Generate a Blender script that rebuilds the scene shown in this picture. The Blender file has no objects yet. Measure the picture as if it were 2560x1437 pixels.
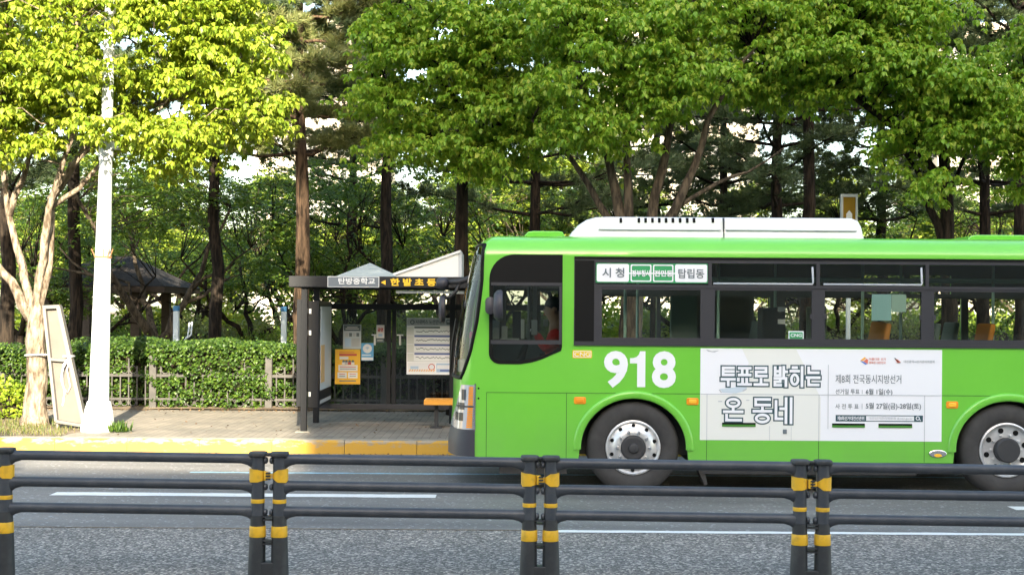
import bpy, bmesh, math, random
import numpy as np
from mathutils import Vector, Matrix

sc = bpy.context.scene
COL = sc.collection
R = math.radians

# ------------------------------------------------------------------ camera
F = 3300.0            # focal length in photograph pixels (2560 wide)
HX, HY = 1280.0, 775.0  # principal point: the eye level of a 2.0 m high camera
EYE = 2.0
ROLL = 0.007
cam_data = bpy.data.cameras.new("camera")
cam = bpy.data.objects.new("camera", cam_data)
COL.objects.link(cam)
cam_data.sensor_width = 36.0
cam_data.lens = 36.0 * F / 2560.0
cam_data.shift_y = (HY - 718.5) / 2560.0
cam_data.clip_start = 0.1
cam_data.clip_end = 2000.0
cam.location = (0, 0, EYE)
cam.rotation_euler = (R(90), -ROLL, 0)
sc.camera = cam

# ------------------------------------------------------------------ light
SUN_E = R(22)
SUN_AZ = (0.158, -1.0)          # the sun stands behind the camera, slightly to the right
_n = math.hypot(*SUN_AZ)
to_sun = Vector((SUN_AZ[0] / _n * math.cos(SUN_E), SUN_AZ[1] / _n * math.cos(SUN_E), math.sin(SUN_E)))
world = bpy.data.worlds.new("World")
sc.world = world
world.use_nodes = True
nt = world.node_tree
sky = nt.nodes.new("ShaderNodeTexSky")
sky.sky_type = 'NISHITA'
sky.sun_disc = False
sky.sun_elevation = SUN_E
sky.sun_rotation = R(180) - math.atan2(SUN_AZ[0], 1.0)
sky.air_density = 1.0
sky.dust_density = 1.6
sky.ozone_density = 1.0
bg = nt.nodes["Background"]
warm = nt.nodes.new("ShaderNodeMixRGB")
warm.blend_type = 'MULTIPLY'
warm.inputs[0].default_value = 1.0
warm.inputs[2].default_value = (1.08, 1.0, 0.87, 1)      # hazy spring air
nt.links.new(sky.outputs[0], warm.inputs[1])
nt.links.new(warm.outputs[0], bg.inputs[0])
bg.inputs[1].default_value = 0.15
sun_data = bpy.data.lights.new("sun", 'SUN')
sun_data.energy = 4.2
sun_data.angle = R(0.5)
sun_data.color = (1.0, 0.90, 0.70)
sun = bpy.data.objects.new("sun", sun_data)
COL.objects.link(sun)
sun.rotation_euler = to_sun.to_track_quat('Z', 'Y').to_euler()
sc.view_settings.view_transform = 'Standard'
sc.view_settings.look = 'None'
sc.view_settings.exposure = 2.5
sc.view_settings.gamma = 1.0
sc.render.engine = 'CYCLES'
cy = sc.cycles
cy.max_bounces = 8
cy.diffuse_bounces = 3
cy.glossy_bounces = 3
cy.transmission_bounces = 4
cy.transparent_max_bounces = 10
cy.caustics_reflective = False
cy.caustics_refractive = False
cy.use_denoising = True
cy.sample_clamp_indirect = 6.0

# ------------------------------------------------------------------ measuring
def W(x, y, Z):
    """point of the place seen at photograph pixel (x, y), Z metres in front of the camera"""
    dx, dy = x - HX, y - HY
    tx = dx * math.cos(ROLL) + dy * math.sin(ROLL)
    ty = -dx * math.sin(ROLL) + dy * math.cos(ROLL)
    return Vector((tx * Z / F, Z, EYE - ty * Z / F))

# ------------------------------------------------------------------ materials
MATS = {}
def mat(name, col, rough=0.6, metal=0.0, col2=None, scale=8.0, detail=4.0, bump=0.0, bscale=None, spec=0.5, coat=0.0, lo=0.35, hi=0.65, stretch=None, rnd=None):
    m = bpy.data.materials.new(name)
    m.use_nodes = True
    t = m.node_tree
    b = t.nodes["Principled BSDF"]
    b.inputs["Base Color"].default_value = (*col, 1)
    b.inputs["Roughness"].default_value = rough
    b.inputs["Metallic"].default_value = metal
    b.inputs["Specular IOR Level"].default_value = spec
    b.inputs["Coat Weight"].default_value = coat
    b.inputs["Coat Roughness"].default_value = 0.06
    tc = None
    def coords():
        c = t.nodes.new("ShaderNodeTexCoord")
        mp = t.nodes.new("ShaderNodeMapping")
        if stretch: mp.inputs["Scale"].default_value = stretch
        t.links.new(c.outputs["Object"], mp.inputs[0])
        return mp.outputs[0]
    if col2 is not None or bump:
        tc = coords()
    if col2 is not None:
        n = t.nodes.new("ShaderNodeTexNoise")
        n.inputs["Scale"].default_value = scale
        n.inputs["Detail"].default_value = detail
        n.inputs["Roughness"].default_value = 0.6
        t.links.new(tc, n.inputs["Vector"])
        r = t.nodes.new("ShaderNodeValToRGB")
        r.color_ramp.elements[0].position = lo
        r.color_ramp.elements[1].position = hi
        r.color_ramp.elements[0].color = (*col, 1)
        r.color_ramp.elements[1].color = (*col2, 1)
        t.links.new(n.outputs["Fac"], r.inputs[0])
        t.links.new(r.outputs[0], b.inputs["Base Color"])
    if bump:
        n2 = t.nodes.new("ShaderNodeTexNoise")
        n2.inputs["Scale"].default_value = bscale or scale
        n2.inputs["Detail"].default_value = 5
        t.links.new(tc, n2.inputs["Vector"])
        bp = t.nodes.new("ShaderNodeBump")
        bp.inputs["Strength"].default_value = 1.0
        bp.inputs["Distance"].default_value = bump
        t.links.new(n2.outputs["Fac"], bp.inputs["Height"])
        t.links.new(bp.outputs[0], b.inputs["Normal"])
    MATS[name] = m
    return m

def leaf_mat(name, cols, trans=0.45, rough=0.45):
    """leaf colours vary from leaf to leaf; light also passes through the blade"""
    m = bpy.data.materials.new(name)
    m.use_nodes = True
    t = m.node_tree
    b = t.nodes["Principled BSDF"]
    out = t.nodes["Material Output"]
    b.inputs["Roughness"].default_value = rough
    b.inputs["Specular IOR Level"].default_value = 0.5
    g = t.nodes.new("ShaderNodeNewGeometry")
    r = t.nodes.new("ShaderNodeValToRGB")
    e = r.color_ramp.elements
    e[0].color = (*cols[0], 1); e[1].color = (*cols[-1], 1)
    for i, c in enumerate(cols[1:-1]):
        k = e.new((i + 1) / (len(cols) - 1)); k.color = (*c, 1)
    t.links.new(g.outputs["Random Per Island"], r.inputs[0])
    t.links.new(r.outputs[0], b.inputs["Base Color"])
    tr = t.nodes.new("ShaderNodeBsdfTranslucent")
    hs = t.nodes.new("ShaderNodeMixRGB")
    hs.blend_type = 'MULTIPLY'; hs.inputs[0].default_value = 1.0
    hs.inputs[2].default_value = (1.15, 1.1, 0.55, 1)
    t.links.new(r.outputs[0], hs.inputs[1])
    t.links.new(hs.outputs[0], tr.inputs["Color"])
    mx = t.nodes.new("ShaderNodeMixShader")
    mx.inputs[0].default_value = trans
    t.links.new(b.outputs[0], mx.inputs[1])
    t.links.new(tr.outputs[0], mx.inputs[2])
    t.links.new(mx.outputs[0], out.inputs["Surface"])
    MATS[name] = m
    return m

def glass_mat(name, tint, rough=0.02, ior=1.45):
    m = bpy.data.materials.new(name)
    m.use_nodes = True
    t = m.node_tree
    t.nodes.remove(t.nodes["Principled BSDF"])
    out = t.nodes["Material Output"]
    a = t.nodes.new("ShaderNodeBsdfTransparent"); a.inputs[0].default_value = (*tint, 1)
    g = t.nodes.new("ShaderNodeBsdfGlossy"); g.inputs["Roughness"].default_value = rough
    fr = t.nodes.new("ShaderNodeFresnel"); fr.inputs["IOR"].default_value = ior
    mx = t.nodes.new("ShaderNodeMixShader")
    t.links.new(fr.outputs[0], mx.inputs[0])
    t.links.new(a.outputs[0], mx.inputs[1]); t.links.new(g.outputs[0], mx.inputs[2])
    t.links.new(mx.outputs[0], out.inputs["Surface"])
    MATS[name] = m
    return m

# ------------------------------------------------------------------ objects
ROOT = Vector((0, 0, 0))
def tag(o, label=None, cat=None, group=None, kind=None):
    if label: o["label"] = label
    if cat: o["category"] = cat
    if group: o["group"] = group
    if kind: o["kind"] = kind
    return o

def thing(name, loc, label, cat, group=None):
    """an Empty at the base of a thing; the parts built next are measured in place coordinates"""
    global ROOT
    o = bpy.data.objects.new(name, None)
    o.empty_display_size = 0.2
    o.location = loc
    COL.objects.link(o)
    ROOT = Vector(loc)
    return tag(o, label, cat, group)

def link_mesh(name, me, m, parent):
    o = bpy.data.objects.new(name, me)
    COL.objects.link(o)
    if m is not None and not me.materials:
        for k in (m if isinstance(m, (list, tuple)) else [m]): me.materials.append(k)
    if parent is not None: o.parent = parent
    return o

class MB:
    def __init__(s): s.v = []; s.f = []; s.mi = []; s.cur = 0
    def face(s, idx): s.f.append(tuple(idx)); s.mi.append(s.cur)
    def add(s, pts):
        b = len(s.v); s.v.extend([tuple(p) for p in pts]); return b
    def box(s, x0, x1, y0, y1, z0, z1):
        b = s.add([(x0,y0,z0),(x1,y0,z0),(x1,y1,z0),(x0,y1,z0),(x0,y0,z1),(x1,y0,z1),(x1,y1,z1),(x0,y1,z1)])
        for q in ((0,3,2,1),(4,5,6,7),(0,1,5,4),(1,2,6,5),(2,3,7,6),(3,0,4,7)): s.face([b+i for i in q])
        return s
    def prism(s, poly, a, d, axis='y'):
        """poly of (u, w) pairs swept from a to d: axis y -> (u, *, w); axis x -> (*, u, w); axis z -> (u, w, *)"""
        def p(u, w, t):
            return (u, t, w) if axis == 'y' else ((t, u, w) if axis == 'x' else (u, w, t))
        n = len(poly)
        b = s.add([p(u, w, a) for u, w in poly] + [p(u, w, d) for u, w in poly])
        s.face([b + i for i in range(n)]); s.face([b + n + i for i in reversed(range(n))])
        for i in range(n):
            j = (i + 1) % n
            s.face((b + j, b + i, b + n + i, b + n + j))
        return s
    def rings(s, rings, closed=True, cap0=True, cap1=True):
        n = len(rings[0]); bs = [s.add(r) for r in rings]
        for a, b in zip(bs, bs[1:]):
            for i in range(n if closed else n - 1):
                j = (i + 1) % n
                s.face((a + i, a + j, b + j, b + i))
        if closed and cap0: s.face([bs[0] + i for i in reversed(range(n))])
        if closed and cap1: s.face([bs[-1] + i for i in range(n)])
        return s
    def tube(s, pts, rad, n=8, jitter=0.0, rng=None):
        pts = [Vector(p) for p in pts]
        if not isinstance(rad, (list, tuple)): rad = [rad] * len(pts)
        rs = []; up = None
        for i, p in enumerate(pts):
            t = (pts[min(i + 1, len(pts) - 1)] - pts[max(i - 1, 0)])
            if t.length < 1e-9: t = Vector((0, 0, 1))
            t.normalize()
            if up is None: up = Vector((1, 0, 0)) if abs(t.x) < 0.8 else Vector((0, 1, 0))
            u = up - t * up.dot(t); u.normalize(); w = t.cross(u); up = u
            ring = []
            for k in range(n):
                a = 2 * math.pi * k / n
                r = rad[i] * (1 + (rng.uniform(-jitter, jitter) if rng else 0))
                ring.append(p + (u * math.cos(a) + w * math.sin(a)) * r)
            rs.append(ring)
        return s.rings(rs)
    def cyl(s, p0, p1, r, n=16): return s.tube([p0, p1], r, n)
    def lathe(s, c, prof, n=32, axis='y', caps=True):
        """prof: (radius, offset along axis)"""
        rs = []
        for r, t in prof:
            ring = []
            for k in range(n):
                a = 2 * math.pi * k / n
                u, w = r * math.cos(a), r * math.sin(a)
                ring.append((c[0] + u, c[1] + t, c[2] + w) if axis == 'y' else ((c[0] + u, c[1] + w, c[2] + t) if axis == 'z' else (c[0] + t, c[1] + u, c[2] + w)))
            rs.append(ring)
        return s.rings(rs, cap0=caps, cap1=caps)
    def build(s, name, m, parent=None, smooth=False, bevel=0.0):
        o0 = ROOT if parent is not None else Vector((0, 0, 0))
        me = bpy.data.meshes.new(name)
        me.from_pydata([(x - o0.x, y - o0.y, z - o0.z) for x, y, z in s.v], [], s.f)
        for k in (m if isinstance(m, (list, tuple)) else [m]): me.materials.append(k)
        if len(me.materials) > 1: me.polygons.foreach_set("material_index", s.mi)
        if bevel or True:
            bm = bmesh.new(); bm.from_mesh(me)
            bmesh.ops.recalc_face_normals(bm, faces=bm.faces)
            if bevel:
                ed = [e for e in bm.edges if len(e.link_faces) == 2 and e.calc_face_angle(0) > R(30)]
                bmesh.ops.bevel(bm, geom=ed, offset=bevel, segments=2, profile=0.5, affect='EDGES', clamp_overlap=True)
            bm.to_mesh(me); bm.free()
        if smooth:
            me.polygons.foreach_set("use_smooth", [True] * len(me.polygons))
            if smooth is not True: me.set_sharp_from_angle(angle=R(smooth))
        me.update()
        return link_mesh(name, me, None, parent)

def curve_mesh(outer, holes, thick):
    """flat sheet with openings in the XY plane, given a thickness"""
    from mathutils.geometry import delaunay_2d_cdt
    V = []; E = []
    loops = []
    for poly in [outer] + list(holes):
        P = [p for i, p in enumerate(poly) if (Vector(p) - Vector(poly[i - 1])).length > 1e-5]
        b = len(V); V += [Vector(p) for p in P]; loops.append((b, len(P)))
        E += [(b + i, b + (i + 1) % len(P)) for i in range(len(P))]
    vo, eo, fo_, ov, oe, of = delaunay_2d_cdt(V, E, [], 0, 1e-6)
    def inside(p):
        c = False
        for b, m in loops:
            for i in range(m):
                u, w = V[b + i], V[b + (i + 1) % m]
                if (u.y > p.y) != (w.y > p.y) and p.x < (w.x - u.x) * (p.y - u.y) / (w.y - u.y) + u.x: c = not c
        return c
    fo_ = [f for f in fo_ if inside(sum((vo[i] for i in f), Vector((0, 0))) / len(f))]
    n = len(vo); t = thick / 2
    verts = [(v.x, v.y, t) for v in vo] + [(v.x, v.y, -t) for v in vo]
    cnt = {}
    for f in fo_:
        for i in range(len(f)):
            k = (f[i], f[(i + 1) % len(f)]); cnt[k] = cnt.get(k, 0) + 1
    faces = [tuple(f) for f in fo_] + [tuple(n + i for i in reversed(f)) for f in fo_]
    for (i, j) in cnt:
        if (j, i) not in cnt: faces.append((j, i, n + i, n + j))
    me = bpy.data.meshes.new("sheet"); me.from_pydata(verts, [], faces)
    bm = bmesh.new(); bm.from_mesh(me); bmesh.ops.recalc_face_normals(bm, faces=bm.faces); bm.to_mesh(me); bm.free()
    return me
def conv(c):
    o = bpy.data.objects.new("tmp", c); COL.objects.link(o)
    dg = bpy.context.evaluated_depsgraph_get(); dg.update()
    me = bpy.data.meshes.new_from_object(o.evaluated_get(dg))
    bpy.data.objects.remove(o); bpy.data.curves.remove(c)
    return me
def plate(name, outer, holes, y, thick, m, parent):
    """flat sheet facing the camera with openings; y is its front face"""
    me = curve_mesh(outer, holes, thick)
    me.transform(Matrix(((1,0,0,0),(0,0,-1,y + thick / 2),(0,1,0,0),(0,0,0,1))))
    o0 = ROOT if parent is not None else Vector((0,0,0))
    me.transform(Matrix.Translation(-o0))
    me.name = name; me.materials.clear()
    return link_mesh(name, me, m, parent)
def lettering(name, s, x0, x1, z0, z1, y, m, parent, bold=0.0, fit=True, thick=0.002, spacing=1.0, box=None):
    c = bpy.data.curves.new("txt", 'FONT'); c.body = s; c.offset = bold; c.extrude = 0.001; c.space_character = spacing
    c.resolution_u = 4
    me = conv(c)
    n = len(me.vertices); co = np.empty(n * 3); me.vertices.foreach_get("co", co); co = co.reshape(-1, 3)
    lo, hi = co.min(0), co.max(0)
    if box is not None: lo, hi = box
    out = np.empty_like(co)
    out[:, 0] = x0 + (co[:, 0] - lo[0]) / (hi[0] - lo[0]) * (x1 - x0)
    out[:, 2] = z0 + (co[:, 1] - lo[1]) / (hi[1] - lo[1]) * (z1 - z0)
    out[:, 1] = y - (co[:, 2] + 0.001) / 0.002 * thick
    o0 = ROOT if parent is not None else Vector((0,0,0))
    out -= np.array(o0)
    me.vertices.foreach_set("co", out.ravel()); me.update()
    me.name = name; me.materials.clear()
    return link_mesh(name, me, m, parent), (lo, hi)

def rrect(x0, x1, z0, z1, r, n=5):
    if not isinstance(r, (list, tuple)): r = [r] * 4       # bl, br, tr, tl
    pts = []
    for (cx, cz, a0, rr) in ((x0 + r[0], z0 + r[0], 180, r[0]), (x1 - r[1], z0 + r[1], 270, r[1]), (x1 - r[2], z1 - r[2], 0, r[2]), (x0 + r[3], z1 - r[3], 90, r[3])):
        for k in range(n + 1):
            a = R(a0 + 90 * k / n); pts.append((cx + rr * math.cos(a), cz + rr * math.sin(a)))
    return pts

def fast_mesh(name, verts, tris, m):
    me = bpy.data.meshes.new(name)
    verts = np.asarray(verts, dtype=np.float32); tris = np.asarray(tris, dtype=np.int32)
    me.vertices.add(len(verts)); me.vertices.foreach_set("co", verts.ravel())
    me.loops.add(tris.size); me.loops.foreach_set("vertex_index", tris.ravel())
    me.polygons.add(len(tris))
    me.polygons.foreach_set("loop_start", np.arange(0, tris.size, tris.shape[1], dtype=np.int32))
    me.polygons.foreach_set("loop_total", np.full(len(tris), tris.shape[1], dtype=np.int32))
    me.update(calc_edges=True); me.validate()
    me.materials.append(m)
    return me

def copy_tree(o, loc, rotz=0.0, scale=1.0):
    c = o.copy(); COL.objects.link(c)
    c.location = loc; c.rotation_euler = (0, 0, rotz)
    c.scale = (scale, scale, scale) if not isinstance(scale, tuple) else scale
    for ch in list(o.children):
        d = ch.copy(); COL.objects.link(d); d.parent = c
        for g in list(ch.children):
            e = g.copy(); COL.objects.link(e); e.parent = d
    return c

# ------------------------------------------------------------------ foliage
def leaf_blades(P, D, S, L, Wd, fold=0.10, curl=0.15):
    """one folded, lobed blade per row: base P, direction D, side S, length L, width Wd"""
    N = np.cross(D, S)
    L = L[:, None]; Wd = Wd[:, None]
    B = P
    M = P + D * L * 0.48 - N * L * fold
    A1 = P + D * L * 0.34 + S * Wd * 0.52
    A2 = P + D * L * 0.34 - S * Wd * 0.52
    T = P + D * L + N * L * curl
    C1 = P + D * L * 0.70 + S * Wd * 0.30 + N * L * curl * 0.5
    C2 = P + D * L * 0.70 - S * Wd * 0.30 + N * L * curl * 0.5
    V = np.stack([B, M, A1, A2, T, C1, C2], 1).reshape(-1, 3)
    base = (np.arange(len(P)) * 7)[:, None]
    t = np.array([(0,2,1),(2,5,1),(5,4,1),(4,6,1),(6,3,1),(3,0,1)])
    return V, (base[:, None, :] + t[None]).reshape(-1, 3)

def whorls(C, k, size, rng, droop=(15, 75), up=0.03, curl=-.06, wid=(.62, .85)):
    """little drooping umbrellas of k leaves at the points C"""
    n = len(C)
    a = (np.arange(k) * 2 * np.pi / k)[None, :] + rng.uniform(0, 6.28, (n, 1)) + rng.normal(0, .35, (n, k))
    d = np.radians(rng.uniform(droop[0], droop[1], (n, 1)) + rng.normal(0, 11, (n, k)))
    D = np.stack([np.cos(a) * np.cos(d), np.sin(a) * np.cos(d), -np.sin(d)], -1).reshape(-1, 3)
    S = np.stack([-np.sin(a), np.cos(a), rng.normal(0, .25, (n, k))], -1).reshape(-1, 3)
    S /= np.linalg.norm(S, axis=1)[:, None]
    P = np.repeat(C, k, 0) + D * 0.018 + np.array([0, 0, up])
    L = size * rng.uniform(.55, 1.35, n * k)
    return leaf_blades(P, D, S, L, L * rng.uniform(wid[0], wid[1], n * k), curl=curl)

def spray_points(C, r, per, rng, sag=0.5):
    """points on a drooping, ragged shelf of twigs round each centre"""
    n = len(C)
    a = rng.uniform(0, 6.28, (n, per)); q = np.sqrt(rng.uniform(0, 1, (n, per)))
    rr = r * rng.uniform(.6, 1.25, (n, 1))
    st = rng.uniform(.75, 1.3, (n, 1))
    x = np.cos(a) * q * rr * st; y = np.sin(a) * q * rr
    z = -sag * q * q * rr + rng.normal(0, .10, (n, per)) * r
    tx = rng.normal(0, .25, (n, 1)); ty = rng.normal(0, .25, (n, 1))
    z = z + x * tx + y * ty
    return (C[:, None, :] + np.stack([x, y, z], -1)).reshape(-1, 3)

def in_lumps(lumps, n, rng, shell=0.45):
    """n points in ellipsoids (cx, cy, cz, rx, ry, rz), denser near the skin"""
    lumps = np.array(lumps, float)
    w = lumps[:, 3] * lumps[:, 5] * np.sqrt(lumps[:, 4]); w /= w.sum()
    i = rng.choice(len(lumps), n, p=w)
    d = rng.normal(0, 1, (n, 3)); d /= np.linalg.norm(d, axis=1)[:, None]
    q = (shell + (1 - shell) * rng.uniform(0, 1, n)) ** (1 / 2.0)
    return lumps[i, :3] + d * q[:, None] * lumps[i, 3:6]

def twig_mesh(mb, C, limbs, r0, rng, step=1):
    """a thin crooked twig from the nearest limb to each spray"""
    pts = []
    for pl, rad in limbs:
        for (p, q) in zip(pl, pl[1:]):
            for s in np.linspace(0, 1, 6): pts.append(np.array(p) * (1 - s) + np.array(q) * s)
    pts = np.array(pts)
    for c in C[::step]:
        cost = np.linalg.norm(pts - c, axis=1) + 0.8 * np.maximum(0, pts[:, 2] - c[2])
        p = pts[np.argmin(cost)]
        m1 = p * .6 + c * .4 + rng.normal(0, .08, 3) + np.array([0, 0, .05]); m2 = p * .25 + c * .75 + rng.normal(0, .06, 3) + np.array([0, 0, .06])
        mb.tube([p, m1, m2, c], [r0, r0 * .75, r0 * .5, r0 * .2], 5)

def needles(C, D, k, length, width, rng):
    n = len(C)
    A = D[:, None, :] + rng.normal(0, .55, (n, k, 3))
    A /= np.linalg.norm(A, axis=2)[..., None]
    A = A.reshape(-1, 3)
    P = np.repeat(C, k, 0)
    S = np.cross(A, rng.normal(0, 1, A.shape)); S /= np.linalg.norm(S, axis=1)[:, None] + 1e-9
    L = (length * rng.uniform(.7, 1.2, n * k))[:, None]
    V = np.stack([P - S * width, P + S * width, P + A * L], 1).reshape(-1, 3)
    return V, np.arange(len(P) * 3).reshape(-1, 3)

def wobble(p, q, n, amp, rng):
    p, q = np.array(p, float), np.array(q, float)
    out = [p]
    for i in range(1, n): out.append(p + (q - p) * i / n + rng.normal(0, amp, 3))
    return out + [q]

exec_parts = []
# ------------------------------------------------------------------ the materials of the place
mat("asphalt", (0.136, 0.130, 0.123), 0.78, col2=(0.205, 0.197, 0.187), scale=60, detail=8, bump=0.004, bscale=140)
mat("kerb_concrete", (0.24, 0.215, 0.17), 0.85, col2=(0.34, 0.31, 0.25), scale=12, bump=0.002, bscale=90)
mat("white_line", (0.72, 0.72, 0.70), 0.6, col2=(0.42, 0.42, 0.42), scale=30, lo=0.55, hi=0.8)
mat("blue_line", (0.30, 0.50, 0.62), 0.6, col2=(0.15, 0.2, 0.24), scale=20, lo=0.5, hi=0.75)
mat("soil", (0.10, 0.07, 0.045), 0.95, col2=(0.21, 0.16, 0.10), scale=3, bump=0.02, bscale=25)
mat("park_soil", (0.16, 0.125, 0.08), 0.95, col2=(0.07, 0.095, 0.03), scale=0.6, bump=0.02, bscale=12)
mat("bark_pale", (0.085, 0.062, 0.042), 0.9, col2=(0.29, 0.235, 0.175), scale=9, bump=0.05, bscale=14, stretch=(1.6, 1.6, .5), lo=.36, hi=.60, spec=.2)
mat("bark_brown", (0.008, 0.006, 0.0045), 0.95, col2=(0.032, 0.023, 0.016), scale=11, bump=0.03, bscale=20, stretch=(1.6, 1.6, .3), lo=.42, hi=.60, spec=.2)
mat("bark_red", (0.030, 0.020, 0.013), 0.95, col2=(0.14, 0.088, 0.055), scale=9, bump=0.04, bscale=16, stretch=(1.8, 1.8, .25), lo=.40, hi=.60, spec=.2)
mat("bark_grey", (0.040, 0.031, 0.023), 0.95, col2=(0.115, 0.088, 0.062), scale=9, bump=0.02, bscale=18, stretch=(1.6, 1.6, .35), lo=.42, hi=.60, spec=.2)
leaf_mat("leaf_street", [(0.15, 0.29, 0.026), (0.22, 0.39, 0.036), (0.30, 0.45, 0.048), (0.41, 0.47, 0.065)], 0.5)
leaf_mat("leaf_street_yellow", [(0.14, 0.22, 0.018), (0.22, 0.31, 0.024), (0.29, 0.37, 0.03), (0.37, 0.40, 0.045)], 0.42)
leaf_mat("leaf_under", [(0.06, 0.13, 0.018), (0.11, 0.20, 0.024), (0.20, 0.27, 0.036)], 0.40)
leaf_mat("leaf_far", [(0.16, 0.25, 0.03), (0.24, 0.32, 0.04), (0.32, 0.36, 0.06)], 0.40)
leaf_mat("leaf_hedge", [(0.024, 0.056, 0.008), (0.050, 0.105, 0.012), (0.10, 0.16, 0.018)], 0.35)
leaf_mat("leaf_shrub", [(0.11, 0.15, 0.04), (0.18, 0.22, 0.07), (0.25, 0.26, 0.10)], 0.3)
leaf_mat("leaf_grass", [(0.07, 0.11, 0.02), (0.14, 0.16, 0.04), (0.22, 0.17, 0.08)], 0.3)
leaf_mat("needle", [(0.055, 0.10, 0.045), (0.085, 0.13, 0.05), (0.14, 0.17, 0.07)], 0.25)
leaf_mat("needle_gold", [(0.12, 0.17, 0.05), (0.19, 0.21, 0.07), (0.27, 0.26, 0.10)], 0.25)

def paving_mat():
    m = mat("paving", (0.3, 0.26, 0.2), 0.85)
    t = m.node_tree; b = t.nodes["Principled BSDF"]
    c = t.nodes.new("ShaderNodeTexCoord"); mp = t.nodes.new("ShaderNodeMapping")
    mp.inputs["Rotation"].default_value = (0, 0, R(90))
    br = t.nodes.new("ShaderNodeTexBrick")
    br.inputs["Scale"].default_value = 1.0; br.inputs["Brick Width"].default_value = 0.23; br.inputs["Row Height"].default_value = 0.115
    br.inputs["Mortar Size"].default_value = 0.006; br.inputs["Mortar Smooth"].default_value = 0.3; br.inputs["Bias"].default_value = 0.0
    br.inputs["Color1"].default_value = (0.245, 0.220, 0.180, 1); br.inputs["Color2"].default_value = (0.195, 0.175, 0.145, 1)
    br.inputs["Mortar"].default_value = (0.14, 0.12, 0.09, 1)
    n = t.nodes.new("ShaderNodeTexNoise"); n.inputs["Scale"].default_value = 1.3; n.inputs["Detail"].default_value = 6
    r = t.nodes.new("ShaderNodeValToRGB"); r.color_ramp.elements[0].position = .3; r.color_ramp.elements[1].position = .7
    r.color_ramp.elements[0].color = (.72, .72, .7, 1); r.color_ramp.elements[1].color = (1.2, 1.15, 1.1, 1)
    mx = t.nodes.new("ShaderNodeMixRGB"); mx.blend_type = 'MULTIPLY'; mx.inputs[0].default_value = 1
    t.links.new(c.outputs["Object"], mp.inputs[0]); t.links.new(mp.outputs[0], br.inputs["Vector"]); t.links.new(c.outputs["Object"], n.inputs["Vector"])
    t.links.new(n.outputs["Fac"], r.inputs[0]); t.links.new(br.outputs["Color"], mx.inputs[1]); t.links.new(r.outputs[0], mx.inputs[2])
    t.links.new(mx.outputs[0], b.inputs["Base Color"])
    bp = t.nodes.new("ShaderNodeBump"); bp.inputs["Distance"].default_value = 0.004; bp.invert = True
    t.links.new(br.outputs["Fac"], bp.inputs["Height"]); t.links.new(bp.outputs[0], b.inputs["Normal"])
paving_mat()

def coarse_mat():
    """worn median asphalt with its pale stones laid bare"""
    m = mat("asphalt_coarse", (0.1, 0.1, 0.1), 0.8)
    t = m.node_tree; b = t.nodes["Principled BSDF"]
    c = t.nodes.new("ShaderNodeTexCoord")
    v = t.nodes.new("ShaderNodeTexVoronoi"); v.inputs["Scale"].default_value = 52; v.inputs["Randomness"].default_value = 1
    t.links.new(c.outputs["Object"], v.inputs["Vector"])
    r = t.nodes.new("ShaderNodeValToRGB")
    e = r.color_ramp.elements; e[0].position = 0.0; e[0].color = (.058, .056, .054, 1); e[1].position = 1; e[1].color = (.48, .45, .42, 1)
    k = e.new(.45); k.color = (.128, .124, .122, 1); k = e.new(.75); k.color = (.215, .207, .20, 1)
    sp = t.nodes.new("ShaderNodeSeparateColor"); t.links.new(v.outputs["Color"], sp.inputs[0])
    t.links.new(sp.outputs[0], r.inputs[0])
    n = t.nodes.new("ShaderNodeTexNoise"); n.inputs["Scale"].default_value = 0.8; n.inputs["Detail"].default_value = 5
    t.links.new(c.outputs["Object"], n.inputs["Vector"])
    r2 = t.nodes.new("ShaderNodeValToRGB"); r2.color_ramp.elements[0].position = .35; r2.color_ramp.elements[1].position = .65
    r2.color_ramp.elements[0].color = (.92, .88, .82, 1); r2.color_ramp.elements[1].color = (1.18, 1.10, 1.0, 1)
    t.links.new(n.outputs["Fac"], r2.inputs[0])
    mx = t.nodes.new("ShaderNodeMixRGB"); mx.blend_type = 'MULTIPLY'; mx.inputs[0].default_value = 1
    t.links.new(r.outputs[0], mx.inputs[1]); t.links.new(r2.outputs[0], mx.inputs[2])
    t.links.new(mx.outputs[0], b.inputs["Base Color"])
    bp = t.nodes.new("ShaderNodeBump"); bp.inputs["Distance"].default_value = 0.008
    t.links.new(v.outputs["Distance"], bp.inputs["Height"]); bp.invert = True
    t.links.new(bp.outputs[0], b.inputs["Normal"])
coarse_mat()

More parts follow.
